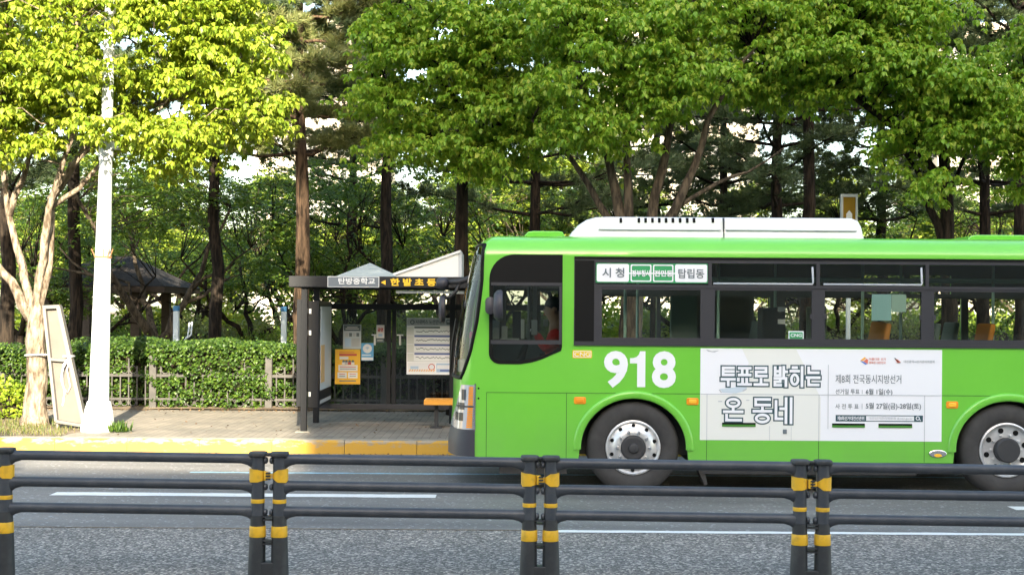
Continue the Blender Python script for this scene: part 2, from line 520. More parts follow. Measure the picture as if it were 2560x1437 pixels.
def smooth_asphalt():
    m = MATS["asphalt"]; t = m.node_tree; b = t.nodes["Principled BSDF"]
    src = b.inputs["Base Color"].links[0].from_socket
    c = t.nodes.new("ShaderNodeTexCoord")
    v = t.nodes.new("ShaderNodeTexVoronoi"); v.inputs["Scale"].default_value = 38
    t.links.new(c.outputs["Object"], v.inputs["Vector"])
    sp = t.nodes.new("ShaderNodeSeparateColor"); t.links.new(v.outputs["Color"], sp.inputs[0])
    r = t.nodes.new("ShaderNodeValToRGB"); e = r.color_ramp.elements
    e[0].position = .93; e[0].color = (0, 0, 0, 1); e[1].position = .97; e[1].color = (1, 1, 1, 1)
    t.links.new(sp.outputs[1], r.inputs[0])
    mx = t.nodes.new("ShaderNodeMixRGB"); mx.inputs[2].default_value = (.30, .30, .30, 1)
    t.links.new(r.outputs[0], mx.inputs[0]); t.links.new(src, mx.inputs[1])
    mp = t.nodes.new("ShaderNodeMapping"); mp.inputs["Scale"].default_value = (.25, 1.6, 1)
    n = t.nodes.new("ShaderNodeTexNoise"); n.inputs["Scale"].default_value = 1.2; n.inputs["Detail"].default_value = 6
    t.links.new(c.outputs["Object"], mp.inputs[0]); t.links.new(mp.outputs[0], n.inputs["Vector"])
    r2 = t.nodes.new("ShaderNodeValToRGB"); r2.color_ramp.elements[0].position = .3; r2.color_ramp.elements[1].position = .7
    r2.color_ramp.elements[0].color = (.66, .66, .67, 1); r2.color_ramp.elements[1].color = (1.16, 1.15, 1.13, 1)
    t.links.new(n.outputs["Fac"], r2.inputs[0])
    m2 = t.nodes.new("ShaderNodeMixRGB"); m2.blend_type = 'MULTIPLY'; m2.inputs[0].default_value = 1
    t.links.new(mx.outputs[0], m2.inputs[1]); t.links.new(r2.outputs[0], m2.inputs[2])
    t.links.new(m2.outputs[0], b.inputs["Base Color"])
smooth_asphalt()

def kerb_paint():
    m = mat("kerb_paint", (0.62, 0.36, 0.06), 0.7)
    t = m.node_tree; b = t.nodes["Principled BSDF"]
    c = t.nodes.new("ShaderNodeTexCoord"); mp = t.nodes.new("ShaderNodeMapping"); mp.inputs["Scale"].default_value = (1, 1, 3)
    t.links.new(c.outputs["Object"], mp.inputs[0])
    n = t.nodes.new("ShaderNodeTexNoise"); n.inputs["Scale"].default_value = 5; n.inputs["Detail"].default_value = 9; n.inputs["Roughness"].default_value = .7
    t.links.new(mp.outputs[0], n.inputs["Vector"])
    sx = t.nodes.new("ShaderNodeSeparateXYZ"); t.links.new(c.outputs["Object"], sx.inputs[0])
    # the paint is scuffed away most along the top arris
    mr = t.nodes.new("ShaderNodeMapRange"); mr.inputs[1].default_value = .06; mr.inputs[2].default_value = .165; mr.inputs[3].default_value = -.05; mr.inputs[4].default_value = .115
    t.links.new(sx.outputs[2], mr.inputs[0])
    ad = t.nodes.new("ShaderNodeMath"); t.links.new(n.outputs["Fac"], ad.inputs[0]); t.links.new(mr.outputs[0], ad.inputs[1])
    r = t.nodes.new("ShaderNodeValToRGB"); e = r.color_ramp.elements
    e[0].position = .56; e[0].color = (.52, .29, .030, 1); e[1].position = .66; e[1].color = (.33, .27, .19, 1)
    t.links.new(ad.outputs[0], r.inputs[0]); t.links.new(r.outputs[0], b.inputs["Base Color"])
kerb_paint()

# ------------------------------------------------------------------ the setting
KY, KH = 18.2, 0.19           # kerb face and kerb height
def sheet(name, x0, x1, y0, y1, z, m, nx=1, ny=1):
    b = MB(); b.cur = 0
    i = b.add([(x0, y0, z), (x1, y0, z), (x1, y1, z), (x0, y1, z)]); b.face((i, i+1, i+2, i+3))
    o = b.build(name, MATS[m]); return tag(o, kind="structure")
sheet("ground", -400, 400, -200, 600, -0.06, "soil")
sheet("road", -120, 120, 12.0, KY + .05, 0.0, "asphalt")
sheet("median_strip", -120, 120, -9, 12.0, 0.0, "asphalt_coarse")
def line(name, x0, x1, y0, y1, m, ragged=0.0):
    rng = random.Random(int(abs(x0) * 10))
    b = MB(); n = max(2, int((x1 - x0) / .12)); P = []
    for i in range(n + 1):
        x = x0 + (x1 - x0) * i / n
        P.append((x, y0 + rng.uniform(-ragged, ragged))); 
    Q = [(x, y1 + rng.uniform(-ragged, ragged)) for x, _ in P]
    a = b.add([(x, y, .004) for x, y in P]); c = b.add([(x, y, .004) for x, y in Q])
    for i in range(n): b.face((a+i, a+i+1, c+i+1, c+i))
    return tag(b.build(name, MATS[m]), kind="structure")
line("lane_marking", -4.9, -0.80, 14.02, 14.26, "white_line", .012)
line("lane_marking", 5.15, 9.2, 13.45, 13.68, "white_line", .012)
line("lane_marking", -15, -10.5, 14.02, 14.26, "white_line", .012)
b = MB(); i = b.add([(-60, 11.985, .003), (.41, 11.985, .003), (.41, 12.02, .003), (-60, 12.02, .003)]); b.face((i, i+1, i+2, i+3)); tag(b.build("tar_seam", MATS["soil"]), kind="structure")
line("edge_marking", 0.42, 12, 11.90, 12.02, "white_line", .008)
line("stop_lane_marking", -3.9, 12, 16.02, 16.12, "blue_line", .02)

b = MB(); rng = random.Random(4); x = -24.3
while x < 40:
    L = 1.0
    b.cur = 0
    dz = rng.uniform(-.004, .004); dy = rng.uniform(-.004, .004)
    x0, x1 = x + .004, x + L - .004
    i = b.add([(x0, KY + dy, -.02), (x1, KY + dy, -.02), (x1, KY + .015 + dy, KH - .03 + dz), (x0, KY + .015 + dy, KH - .03 + dz),
               (x0, KY + .04 + dy, KH + dz), (x1, KY + .04 + dy, KH + dz), (x1, KY + .24, KH + .002), (x0, KY + .24, KH + .002), (x0, KY + .24, -.02), (x1, KY + .24, -.02)])
    b.cur = 0; b.face((i, i+1, i+2, i+3)); b.face((i+3, i+2, i+5, i+4))
    b.cur = 1; b.face((i+4, i+5, i+6, i+7)); b.face((i, i+3, i+4, i+7, i+8)); b.face((i+1, i+9, i+6, i+5, i+2))
    x += L
tag(b.build("kerb", [MATS["kerb_paint"], MATS["kerb_concrete"]]), kind="structure")
sheet("pavement", -60, 60, KY + .24, 23.45, KH - .002, "paving")
# soil bed under the hedge, then the park
b = MB(); nx, ny = 90, 6; rng = random.Random(2)
i = b.add([(-30 + 60 * k / nx, 23.40 + 2.0 * j / ny, KH + (.0 if j == 0 else .03) + rng.uniform(0, .03)) for j in range(ny + 1) for k in range(nx + 1)])
for j in range(ny):
    for k in range(nx): q = i + j * (nx + 1) + k; b.face((q, q+1, q+nx+2, q+nx+1))
tag(b.build("soil_bed", MATS["soil"], smooth=True), kind="structure")
sheet("park_ground", -150, 150, 25.3, 300, KH + .01, "park_soil")

# unseen buildings behind the photographer, placed and sized to shade the street
mat("render_beige", (0.42, 0.38, 0.32), 0.9, col2=(0.48, 0.44, 0.37), scale=.6)
mat("window_pale", (0.30, 0.31, 0.32), 0.4)
mat("window_dark", (0.03, 0.035, 0.04), 0.15)
mat("facade_cream", (0.55, 0.49, 0.40), 0.9, col2=(0.62, 0.56, 0.47), scale=.4)
def block(name, x0, x1, y0, y1, h, m, label, wall_y, storeys, bays, group=None):
    t = thing(name, ((x0 + x1) / 2, (y0 + y1) / 2, -.05), label, "building", group)
    MB().box(x0, x1, y0, y1, -.06, h).build("wall", MATS[m], t)
    MB().box(x0 - .3, x1 + .3, y0 - .3, y1 + .3, h + .003, h + .8).build("roof_parapet", MATS[m], t)
    sgn = 1 if wall_y == y1 else -1
    sh = h / storeys; bw = (x1 - x0) / bays; n = 0
    proto = None
    for s in range(storeys):
        for k in range(bays):
            if n >= 96: break
            cx = x0 + bw * (k + .5); z0 = s * sh + sh * .32
            ww = bw * .3
            if proto is None:
                bb = MB(); bb.box(cx - ww, cx + ww, wall_y, wall_y + sgn * .08, z0, z0 + sh * .48)
                proto = bb.build("window", MATS["window_dark"], t); p0 = (cx, z0)
            else:
                o = proto.copy(); COL.objects.link(o); o.parent = t; o.location = (cx - p0[0], 0, z0 - p0[1])
            n += 1
    return t
block("unseen_tall_building", 5.8, 66, -37, -30, 30.3, "render_beige", "unseen tall beige building across the road, sized to cast the shade over the bus", -30, 9, 10)
block("unseen_low_block", -45, 5.4, -38, -18, 13.0, "render_beige", "unseen low beige block across the road, added to shade only the near lanes", -18, 4, 10)

# ================================================================== the bus
mat("bus_green", (0.148, 0.51, 0.040), 0.28, coat=0.6, spec=0.5, col2=(0.158, 0.53, 0.045), scale=1.5)
mat("black_trim", (0.009, 0.009, 0.009), 0.4, spec=0.12)
mat("frame_grey", (0.035, 0.035, 0.040), 0.45, spec=.35)
mat("dark_metal", (0.03, 0.03, 0.032), 0.6)
mat("rubber", (0.032, 0.030, 0.029), 0.8, col2=(0.05, 0.047, 0.045), scale=6)
mat("alloy", (0.66, 0.66, 0.66), 0.33, metal=0.45, col2=(0.52, 0.51, 0.50), scale=9)
mat("white_paint", (0.78, 0.78, 0.78), 0.4, col2=(0.72, 0.72, 0.71), scale=2)
mat("white_vinyl", (0.80, 0.80, 0.82), 0.45)
mat("vinyl_pale", (0.74, 0.74, 0.69), 0.5)
mat("print_teal", (0.030, 0.075, 0.09), 0.5)
mat("print_grey", (0.13, 0.16, 0.18), 0.5)
mat("print_lightgrey", (0.45, 0.47, 0.49), 0.5)
mat("print_green", (0.05, 0.22, 0.02), 0.5)
mat("sign_green", (0.03, 0.30, 0.10), 0.45)
mat("amber", (0.85, 0.30, 0.02), 0.25)
mat("amber_bright", (0.95, 0.50, 0.04), 0.25)
mat("badge_yellow", (0.78, 0.54, 0.0), 0.5, spec=0.1)
mat("lamp_clear", (0.75, 0.76, 0.78), 0.12, metal=0.6)
mat("chrome", (0.8, 0.8, 0.8), 0.15, metal=1.0)
mat("bumper_dark", (0.035, 0.035, 0.045), 0.5)
mat("interior_grey", (0.16, 0.17, 0.165), 0.7)
mat("interior_khaki", (0.19, 0.185, 0.16), 0.7)
mat("interior_dark", (0.045, 0.047, 0.046), 0.8)
mat("seat_orange", (0.75, 0.28, 0.03), 0.7)
mat("seat_blue", (0.04, 0.12, 0.45), 0.7)
mat("seat_green", (0.17, 0.22, 0.19), 0.7)
mat("board_mint", (0.55, 0.80, 0.70), 0.5)
mat("board_teal", (0.50, 0.86, 0.88), 0.5)
mat("red_cloth", (0.70, 0.03, 0.02), 0.8)
mat("pink_cloth", (0.55, 0.10, 0.16), 0.7)
mat("paper_white", (0.74, 0.74, 0.72), 0.6)
mat("logo_red", (0.70, 0.16, 0.10), 0.5)
mat("logo_blue", (0.10, 0.22, 0.60), 0.5)
mat("logo_orange", (0.85, 0.42, 0.08), 0.5)
glass_mat("glass_bus", (0.88, 0.91, 0.89))
glass_mat("glass_tint", (0.62, 0.66, 0.64))
glass_mat("glass_clear", (0.80, 0.84, 0.82))

ZB = 14.4                    # near side of the bus
BW = 2.45
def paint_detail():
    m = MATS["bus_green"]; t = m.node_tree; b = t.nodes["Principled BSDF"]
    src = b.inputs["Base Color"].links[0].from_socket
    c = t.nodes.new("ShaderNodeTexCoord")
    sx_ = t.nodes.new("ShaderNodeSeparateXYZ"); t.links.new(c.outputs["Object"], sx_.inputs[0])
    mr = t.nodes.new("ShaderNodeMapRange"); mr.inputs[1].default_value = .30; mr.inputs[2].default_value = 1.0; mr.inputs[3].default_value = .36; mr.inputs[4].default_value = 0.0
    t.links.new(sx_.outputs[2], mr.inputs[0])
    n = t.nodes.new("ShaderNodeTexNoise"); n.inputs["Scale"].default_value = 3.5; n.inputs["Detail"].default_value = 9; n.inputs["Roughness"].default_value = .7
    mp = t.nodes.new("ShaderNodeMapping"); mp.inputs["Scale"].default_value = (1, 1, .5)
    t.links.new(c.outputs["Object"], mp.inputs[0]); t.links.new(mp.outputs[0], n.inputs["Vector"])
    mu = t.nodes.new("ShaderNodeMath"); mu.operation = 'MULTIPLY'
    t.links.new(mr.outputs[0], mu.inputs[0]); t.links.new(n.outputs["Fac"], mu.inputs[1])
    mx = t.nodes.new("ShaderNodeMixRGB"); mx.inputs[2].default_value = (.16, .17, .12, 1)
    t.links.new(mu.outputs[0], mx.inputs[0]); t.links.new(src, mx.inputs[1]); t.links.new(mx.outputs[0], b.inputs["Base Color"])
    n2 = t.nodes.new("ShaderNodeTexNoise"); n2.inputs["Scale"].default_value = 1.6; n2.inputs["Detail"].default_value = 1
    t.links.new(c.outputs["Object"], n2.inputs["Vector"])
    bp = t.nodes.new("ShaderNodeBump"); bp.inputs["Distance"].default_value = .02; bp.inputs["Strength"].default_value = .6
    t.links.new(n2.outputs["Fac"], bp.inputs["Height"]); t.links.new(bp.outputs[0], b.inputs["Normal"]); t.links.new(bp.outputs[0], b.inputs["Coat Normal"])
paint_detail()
def bp_(x, y):
    p = W(x, y, ZB); return (p.x, p.z)
def bx(x, y=900): return bp_(x, y)[0]
def bz(y, x=1585): return bp_(x, y)[1]

bus = thing("city_bus", (bx(1585), ZB, 0), "lime green city bus with route number 918 pulling in at the shelter", "bus")
NB = lambda: MB()

# --- near side: one sheet with openings for the cab window, the window band and the wheels
xr = bx(3090)
bot = 0.365
zc = bz(640)                                 # where the roof begins to curve
z_seam = bz(983)
WH = (bx(1585), bz(1119)); WHR = (bx(2522), bz(1119, 1585))
RT = 0.507
def arch(cx, cz, rx, rz):
    return [(cx - rx * math.cos(R(a)), cz + rz * math.sin(R(a))) for a in np.linspace(-4, 184, 30)]
def front_edge(z):
    tab = [(bz(614), 1216), (bz(706), 1214), (bz(802), 1207), (bz(881), 1199), (bz(936), 1193), (bz(961), 1190), (-1, 1190)]
    for (za, xa), (zb_, xb) in zip(tab, tab[1:]):
        if z >= zb_:
            k = min(1, max(0, (za - z) / (za - zb_))); return bx(xa + (xb - xa) * k)
    return bx(1190)
outer = [(front_edge(z), z) for z in np.linspace(zc, bot, 14)]
for (cx, cz) in (WH, WHR):
    a = arch(cx, cz, .585, .55)
    a[0] = (cx - .60, bot); a[-1] = (cx + .60, bot)
    outer += a
outer += [(xr, bot), (xr, zc)]
cab = []
cx0, cx1, cyt, cyb = bx(1222), bx(1405), bz(638), bz(912)
r_ = .27
for k in range(9):
    a = R(180 - 90 * k / 8); cab.append((cx0 + r_ + r_ * math.cos(a), cyt - r_ + r_ * math.sin(a)))
cab += [(cx1, cyt), (cx1, bz(868)), (cx1 - .01, bz(878)), (bx(1385), bz(886)), (bx(1355), bz(899)), (bx(1330), bz(907)), (bx(1300), cyb), (bx(1250), cyb)]
for k in range(1, 7):
    a = R(270 - 90 * k / 6); cab.append((cx0 + .12 + .12 * math.cos(a), cyb + .12 + .12 * math.sin(a)))
bx0, bx1 = bx(1434), xr - .35
band = [(bx0, bz(645)), (bx1, bz(645)), (bx1, bz(862)), (bx0, bz(862))]
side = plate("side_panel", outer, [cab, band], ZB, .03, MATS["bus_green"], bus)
# the rounded lip round each wheel arch
for (cx, cz) in (WH, WHR):
    b = NB(); rs = []
    for a in np.linspace(-2, 182, 40):
        ca, sa = math.cos(R(a)), math.sin(R(a))
        e = lambda r, dy: (cx - (.585 + r) * ca, ZB + dy, cz + (.55 + r) * sa)
        zlow = [e(-.012, .02), e(-.012, -.012), e(.0, -.022), e(.05, -.022), e(.068, -.012), e(.075, .005)]
        rs.append(zlow)
    b.rings(rs, closed=True).build("wheel_arch_lip", MATS["bus_green"], bus, smooth=40)
# panel joints
def joint(pts, w=.006):
    b = NB()
    for (p, q) in zip(pts, pts[1:]):
        if abs(p[0] - q[0]) < 1e-6: b.box(p[0] - w / 2, p[0] + w / 2, ZB - .0015, ZB + .002, min(p[1], q[1]), max(p[1], q[1]))
        else: b.box(min(p[0], q[0]), max(p[0], q[0]), ZB - .0018, ZB + .002, p[1] - w / 2, p[1] + w / 2)
    return b
mat("joint_dark", (0.03, 0.10, 0.015), 0.6)
joint([(bx(1217), z_seam), (xr - .02, z_seam)]).build("panel_joint", MATS["joint_dark"], bus)
for x in (1217, 1417): joint([(bx(x), bot + .005), (bx(x), z_seam)]).build("panel_joint", MATS["joint_dark"], bus)
for x in (1768, 2048, 2312): joint([(bx(x), bot + .005), (bx(x), bz(1098.5))]).build("panel_joint", MATS["joint_dark"], bus)

# --- roof and front: plan outlines at each height
zt = bz(588)
def inset(z): 
    if z <= zc: return 0.0, 0.0
    k = min(1.0, (z - zc) / (zt - zc)); k = 1 - math.sqrt(max(0, 1 - k * k))
    return .34 * k, .16 * k
def sil(z):
    tab = [(bz(585), 1192), (bz(614), 1180), (bz(677), 1166), (bz(760), 1146), (bz(852), 1131), (bz(944), 1124), (bz(1000), 1124), (bz(1075), 1119), (bz(1110), 1112), (-1, 1112)]
    if z >= tab[0][0]: return bx(1192)
    for (za, xa), (zb_, xb) in zip(tab, tab[1:]):
        if z >= zb_: return bx(xa + (xb - xa) * (za - z) / (za - zb_))
NE = 2.7
def glass_edge(z):
    tab = [(bz(600), 1206), (bz(614), 1206), (bz(706), 1203), (bz(802), 1192), (bz(881), 1176), (bz(936), 1158), (bz(961), 1146), (-1, 1146)]
    if z >= tab[0][0]: return bx(1206)
    for (za, xa), (zb_, xb) in zip(tab, tab[1:]):
        if z >= zb_: return bx(xa + (xb - xa) * (za - z) / (za - zb_))
NA, NG = 6, 14
def front_ring(z):
    """half plan from the near side to the middle, then mirrored"""
    s, f = inset(z)
    xb, d = front_edge(z), front_edge(z) - sil(z)
    h = BW / 2 - s
    us = list(np.linspace(0, max(.05, min(.93, (xb - glass_edge(z)) / d)), NA + 1))
    ys = [h * (1 - (1 - u ** NE) ** (1 / NE)) for u in us]
    y_last = ys[-1]
    for k in range(1, NG + 1):
        yy = y_last + (h - y_last) * k / NG
        ys.append(yy); us.append((1 - (1 - yy / h) ** NE) ** (1 / NE))
    half = [(xb - u * d + f, ZB + s + yy, z) for u, yy in zip(us, ys)]
    far = [(x, 2 * (ZB + BW / 2) - y, z) for x, y, _ in reversed(half[:-1])]
    return half + far
N_F = 2 * (NA + NG) + 1
# roof shell
zs = [zc + (zt - zc) * k for k in (0, .12, .25, .40, .55, .68, .80, .89, .95, .985, 1.0)]
b = NB(); base = []
z_glass_top = bz(614); z_glass_bot = bz(948)
for z in zs:
    fr = front_ring(z); s, f = inset(z)
    base.append(b.add(fr + [(xr, ZB + BW - s, z), (xr, ZB + s, z)]))
n = N_F + 2
for r, (a, c) in enumerate(zip(base, base[1:])):
    for i in range(n):
        j = (i + 1) % n
        if zs[r + 1] <= z_glass_top + .03 and i < N_F - 1 and zs[r+1] < z_glass_top: continue
        b.face((a + i, a + j, c + j, c + i))
b.face([base[-1] + i for i in range(n)])
b.build("roof", MATS["bus_green"], bus, smooth=35)
# front skin below the roof
rows = sorted(set([zs[1], zs[0], z_glass_top, z_glass_bot] + [z for z in zs if z < z_glass_top] + list(np.linspace(bz(1143), zc, 26))), reverse=True)
rows = [z for z in rows if z <= z_glass_top + 1e-6]
rows = [max(z for z in zs if z < z_glass_top + .2 and z >= z_glass_top)] + rows if any(z >= z_glass_top for z in zs) else rows
gl, gr, du, seal = NB(), NB(), NB(), NB()
rr = [front_ring(z) for z in rows]
bases = {k: [k.add(r) for r in rr] for k in (gl, gr, du)}
z_bump = bz(1078)
for r in range(len(rows) - 1):
    zm = (rows[r] + rows[r + 1]) / 2
    for i in range(N_F - 1):
        glassy = z_glass_bot < zm < z_glass_top and NA <= i < N_F - 1 - NA
        k = gl if glassy else (du if zm < z_bump and i > 1 else gr)
        a, c = bases[k][r], bases[k][r + 1]
        k.face((a + i, a + i + 1, c + i + 1, c + i))
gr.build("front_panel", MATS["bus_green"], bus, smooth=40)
gl.build("windshield", MATS["glass_bus"], bus, smooth=True)
du.build("front_bumper", MATS["bumper_dark"], bus, smooth=40)
# black rubber edge of the windshield, standing a little proud
pts = [front_ring(z)[NA] for z in np.linspace(z_glass_top, z_glass_bot, 24)]
bottom = front_ring(z_glass_bot)[NA:N_F - NA]
top = front_ring(z_glass_top)[NA:N_F - NA]
far = [front_ring(z)[N_F - 1 - NA] for z in np.linspace(z_glass_bot, z_glass_top, 24)]
loop = pts + bottom[1:] + far[1:] + list(reversed(top))[1:]
NB().tube(loop, .022, 6).build("windshield_seal", MATS["black_trim"], bus, smooth=True)
# far side, rear, floor and underside
fo = [(bx(1216), bot), (xr, bot), (xr, zc), (bx(1216), zc)]
fh = [[(bx(a), bz(c)), (bx(e), bz(c)), (bx(e), bz(d)), (bx(a), bz(d))] for a, e, c, d in
      ((1262, 1340, 668, 1080), (1352, 1425, 668, 1080), (1455, 1700, 735, 862), (1712, 1768, 735, 862), (1985, 2032, 735, 862), (2075, 2330, 735, 862), (2345, 2590, 735, 862), (2610, 2860, 735, 862),
       (2300, 2420, 668, 722), (2440, 2560, 668, 722))]
o = plate("far_side_panel", fo, fh, ZB + BW - .03, .03, [MATS["bus_green"]], bus)
plate("side_lining", [(x_, z_) for x_, z_ in fo], fh, ZB + BW - .052, .016, MATS["interior_khaki"], bus)
NB().box(bx(1222), xr - .03, ZB + BW - .075, ZB + BW - .054, bz(975), bz(868)).build("inner_lining", MATS["interior_grey"], bus)
NB().box(xr - .03, xr, ZB + .03, ZB + BW - .03, bot, zc).build("rear_panel", MATS["bus_green"], bus)
b = NB(); b.box(bx(1230), xr - .04, ZB + .36, ZB + BW - .36, .40, .78); b.build("floor", MATS["interior_dark"], bus)
b = NB(); b.box(bx(1225), bx(1440), ZB + .035, ZB + BW - .06, .79, .86); b.box(bx(1740), bx(2370), ZB + .035, ZB + BW - .06, .79, .86); b.box(bx(2680), xr - .05, ZB + .035, ZB + BW - .06, .79, .86)
b.box(bx(1440), bx(1740), ZB + .38, ZB + BW - .38, .79, .86); b.box(bx(2370), bx(2680), ZB + .38, ZB + BW - .38, .79, .86)
b.build("floor_covering", MATS["interior_dark"], bus)
NB().box(bx(1250), xr - .1, ZB + .28, ZB + BW - .28, zt - .20, zt - .16).build("ceiling_lining", MATS["interior_grey"], bus)
NB().box(bx(1760), bx(2300), ZB + .10, ZB + BW - .1, .22, .395).build("chassis", MATS["dark_metal"], bus)
b = NB(); b.box(bx(1250), bx(1420), ZB + .15, ZB + BW - .15, .20, .395); b.build("chassis", MATS["dark_metal"], bus)
for (cx, cz) in (WH, WHR):
    b = NB(); rs = []
    for a in np.linspace(0, 180, 20):
        ca, sa = math.cos(R(a)), math.sin(R(a))
        rs.append([(cx - .62 * ca, ZB + .031, cz + .60 * sa), (cx - .62 * ca, ZB + .37, cz + .60 * sa)])
    b.rings(rs, closed=False); b.prism([(cx - .62, cz - .1)] + [(cx - .62 * math.cos(R(a)), cz + .60 * math.sin(R(a))) for a in np.linspace(0, 180, 20)] + [(cx + .62, cz - .1)], ZB + .37, ZB + .375)
    b.build("wheel_well", MATS["dark_metal"], bus)
# axle and mudflap seen under the sill
NB().cyl((WH[0], ZB + .3, WH[1]), (WH[0], ZB + BW - .3, WH[1]), .09, 12).build("axle", MATS["dark_metal"], bus)
NB().cyl((WHR[0], ZB + .3, WHR[1]), (WHR[0], ZB + BW - .3, WHR[1]), .11, 12).build("axle", MATS["dark_metal"], bus)
NB().prism([(bx(1742), .36), (bx(1762), .36), (bx(1775), .10), (bx(1768), .09)], ZB + .12, ZB + .40).build("mudflap", MATS["rubber"], bus)

# --- wheels
def tyre_prof(r, rim, w):
    return [(rim, .02), (rim + .02, .0), (rim + .06, -.012), (r - .09, -.018), (r - .035, -.004), (r - .012, .02), (r, .05), (r, w - .05), (r - .03, w), (rim, w - .01)]
def wheel(cx, cz, y, front, flip=False):
    t = NB()
    prof = tyre_prof(RT, .30, .27)
    if flip: prof = [(r, .27 - q) for r, q in prof]
    t.lathe((cx, y, cz), prof, 56, caps=flip)
    ty = t.build("wheel", MATS["rubber"], bus, smooth=35)
    if flip: return
    rim = NB()
    if front:
        rim.lathe((cx, y, cz), [(.303, .03), (.300, .0), (.285, -.006), (.262, .012), (.235, .006), (.215, -.012), (.185, -.026), (.16, -.030), (.14, -.030), (.135, .02)], 48)
        ro = rim.build("rim", MATS["alloy"], ty, smooth=35)
        hb = NB().lathe((cx, y, cz), [(.138, -.02), (.134, -.045), (.118, -.052), (.10, -.050), (.055, -.05), (.05, -.075), (.04, -.08), (.0, -.08)], 32)
        hb.build("hub_cap", MATS["dark_metal"], ty, smooth=35)
        for k in range(10):
            h = NB(); nn = NB()
            a = 2 * math.pi * k / 10 + .3
            h.lathe((cx + .243 * math.cos(a), y, cz + .243 * math.sin(a)), [(.021, .004), (.021, -.003), (.0, -.0032)], 12)
            nn.lathe((cx + .175 * math.cos(a + .31), y, cz + .175 * math.sin(a + .31)), [(.022, -.022), (.021, -.045), (.014, -.062), (.0, -.064)], 8)
            h.build("vent_hole", MATS["black_trim"], ty); nn.build("wheel_nut", MATS["chrome"], ty, smooth=40)
    else:
        rim.lathe((cx, y, cz), [(.303, .03), (.300, .0), (.285, -.006), (.270, .006), (.262, .03), (.24, .045), (.20, .050), (.13, .045), (.125, .02)], 48, caps=False)
        rim.build("rim", MATS["alloy"], ty, smooth=35)
        NB().lathe((cx, y, cz), [(.135, .05), (.135, -.03), (.12, -.045), (.0, -.046)], 32).build("hub_cap", MATS["dark_metal"], ty, smooth=35)
        for k in range(8):
            h = NB()
            a = 2 * math.pi * k / 8 + .25
            h.lathe((cx + .215 * math.cos(a), y + .046, cz + .215 * math.sin(a)), [(.030, .006), (.030, -.004), (.0, -.0042)], 14)
            h.build("vent_hole", MATS["black_trim"], ty)
        for k in range(10):
            nn = NB()
            a = 2 * math.pi * k / 10
            nn.lathe((cx + .165 * math.cos(a), y + .05, cz + .165 * math.sin(a)), [(.018, .0), (.017, -.03), (.0, -.034)], 6)
            nn.build("wheel_nut", MATS["alloy"], ty)
    return ty
wheel(WH[0], RT, ZB + .035, True)
wheel(WHR[0], RT, ZB + .035, False)
wheel(WH[0], RT, ZB + BW - .31, True, True)
wheel(WHR[0], RT, ZB + BW - .31, False, True)

# --- cab window
yF = ZB - .006
def inner(poly, s, c=None):
    cx_ = sum(p[0] for p in poly) / len(poly); cz_ = sum(p[1] for p in poly) / len(poly)
    out = []
    n = len(poly)
    for i in range(n):
        p0, p1, p2 = Vector(poly[i - 1]), Vector(poly[i]), Vector(poly[(i + 1) % n])
        d1, d2 = (p1 - p0), (p2 - p1)
        if d1.length < 1e-6: d1 = d2
        if d2.length < 1e-6: d2 = d1
        d1.normalize(); d2.normalize()
        nn = Vector((d1.y, -d1.x)) + Vector((d2.y, -d2.x)); nn.normalize()
        m = max(.5, nn.dot(Vector((d1.y, -d1.x))))
        q = p1 + nn * s / m
        out.append((q.x, q.y))
    return out
cab_in = inner(cab, .03)
x_a, x_b = bx(1231), bx(1397)
holes = [[(x_a, bz(717)), (x_b, bz(717)), (x_b, bz(851)), (x_a, bz(851))]]
low = [(x_a, bz(862)), (x_b, bz(862)), (x_b, bz(868)), (bx(1383), bz(879)), (bx(1352), bz(892)), (bx(1326), bz(899)), (bx(1298), bz(903)), (bx(1252), bz(903))]
for k in range(1, 5):
    a = R(270 - 90 * k / 5); low.append((x_a + .085 + .085 * math.cos(a), bz(903) + .085 + .085 * math.sin(a)))
cf = plate("cab_window", cab_in if False else cab, holes + [low], yF, .03, MATS["black_trim"], bus)
NB().box(x_a - .02, bx(1404), yF - .012, yF - .001, bz(716), bz(708)).build("window_frame", MATS["frame_grey"], cf)
NB().box(x_b + .001, bx(1404), yF - .012, yF - .001, bz(862), bz(717)).build("window_frame", MATS["frame_grey"], cf)
NB().box(x_a - .02, x_b, yF - .012, yF - .001, bz(862), bz(852)).build("window_frame", MATS["frame_grey"], cf)
plate("pane", inner(holes[0], -.01), [], yF + .014, .006, MATS["glass_tint"], cf)
plate("pane", inner(low, -.008), [], yF + .014, .006, MATS["glass_tint"], cf)

# --- window band
fr_m = MATS["frame_grey"]
wb = plate("window_band", band, [[(bx(a), bz(657)), (bx(e), bz(657)), (bx(e), bz(711)), (bx(a), bz(711))] for a, e in ((1487, 1769), (1778, 2039), (2048, 2312), (2321, 2590), (2600, 2860))] +
           [[(bx(a), bz(724)), (bx(e), bz(724)), (bx(e), bz(844)), (bx(a), bz(844))] for a, e in ((1504, 1750), (1786, 2028), (2061, 2302), (2334, 2580), (2612, 2850))], yF, .035, fr_m, bus)
NB().box(bx(1436), bx(1484), yF - .004, yF - .0005, bz(853), bz(652)).build("dark_panel", MATS["black_trim"], wb)
NB().box(bx0, bx1, yF - .010, yF - .0006, bz(648), bz(642)).build("top_rail", MATS["black_trim"], wb)
NB().box(bx0, bx1, yF - .014, yF - .0007, bz(864), bz(857)).build("bottom_rail", MATS["frame_grey"], wb)
NB().box(bx(1486), bx1, yF - .009, yF - .0008, bz(718.5), bz(712.5)).build("transom_bar", MATS["frame_grey"], wb)
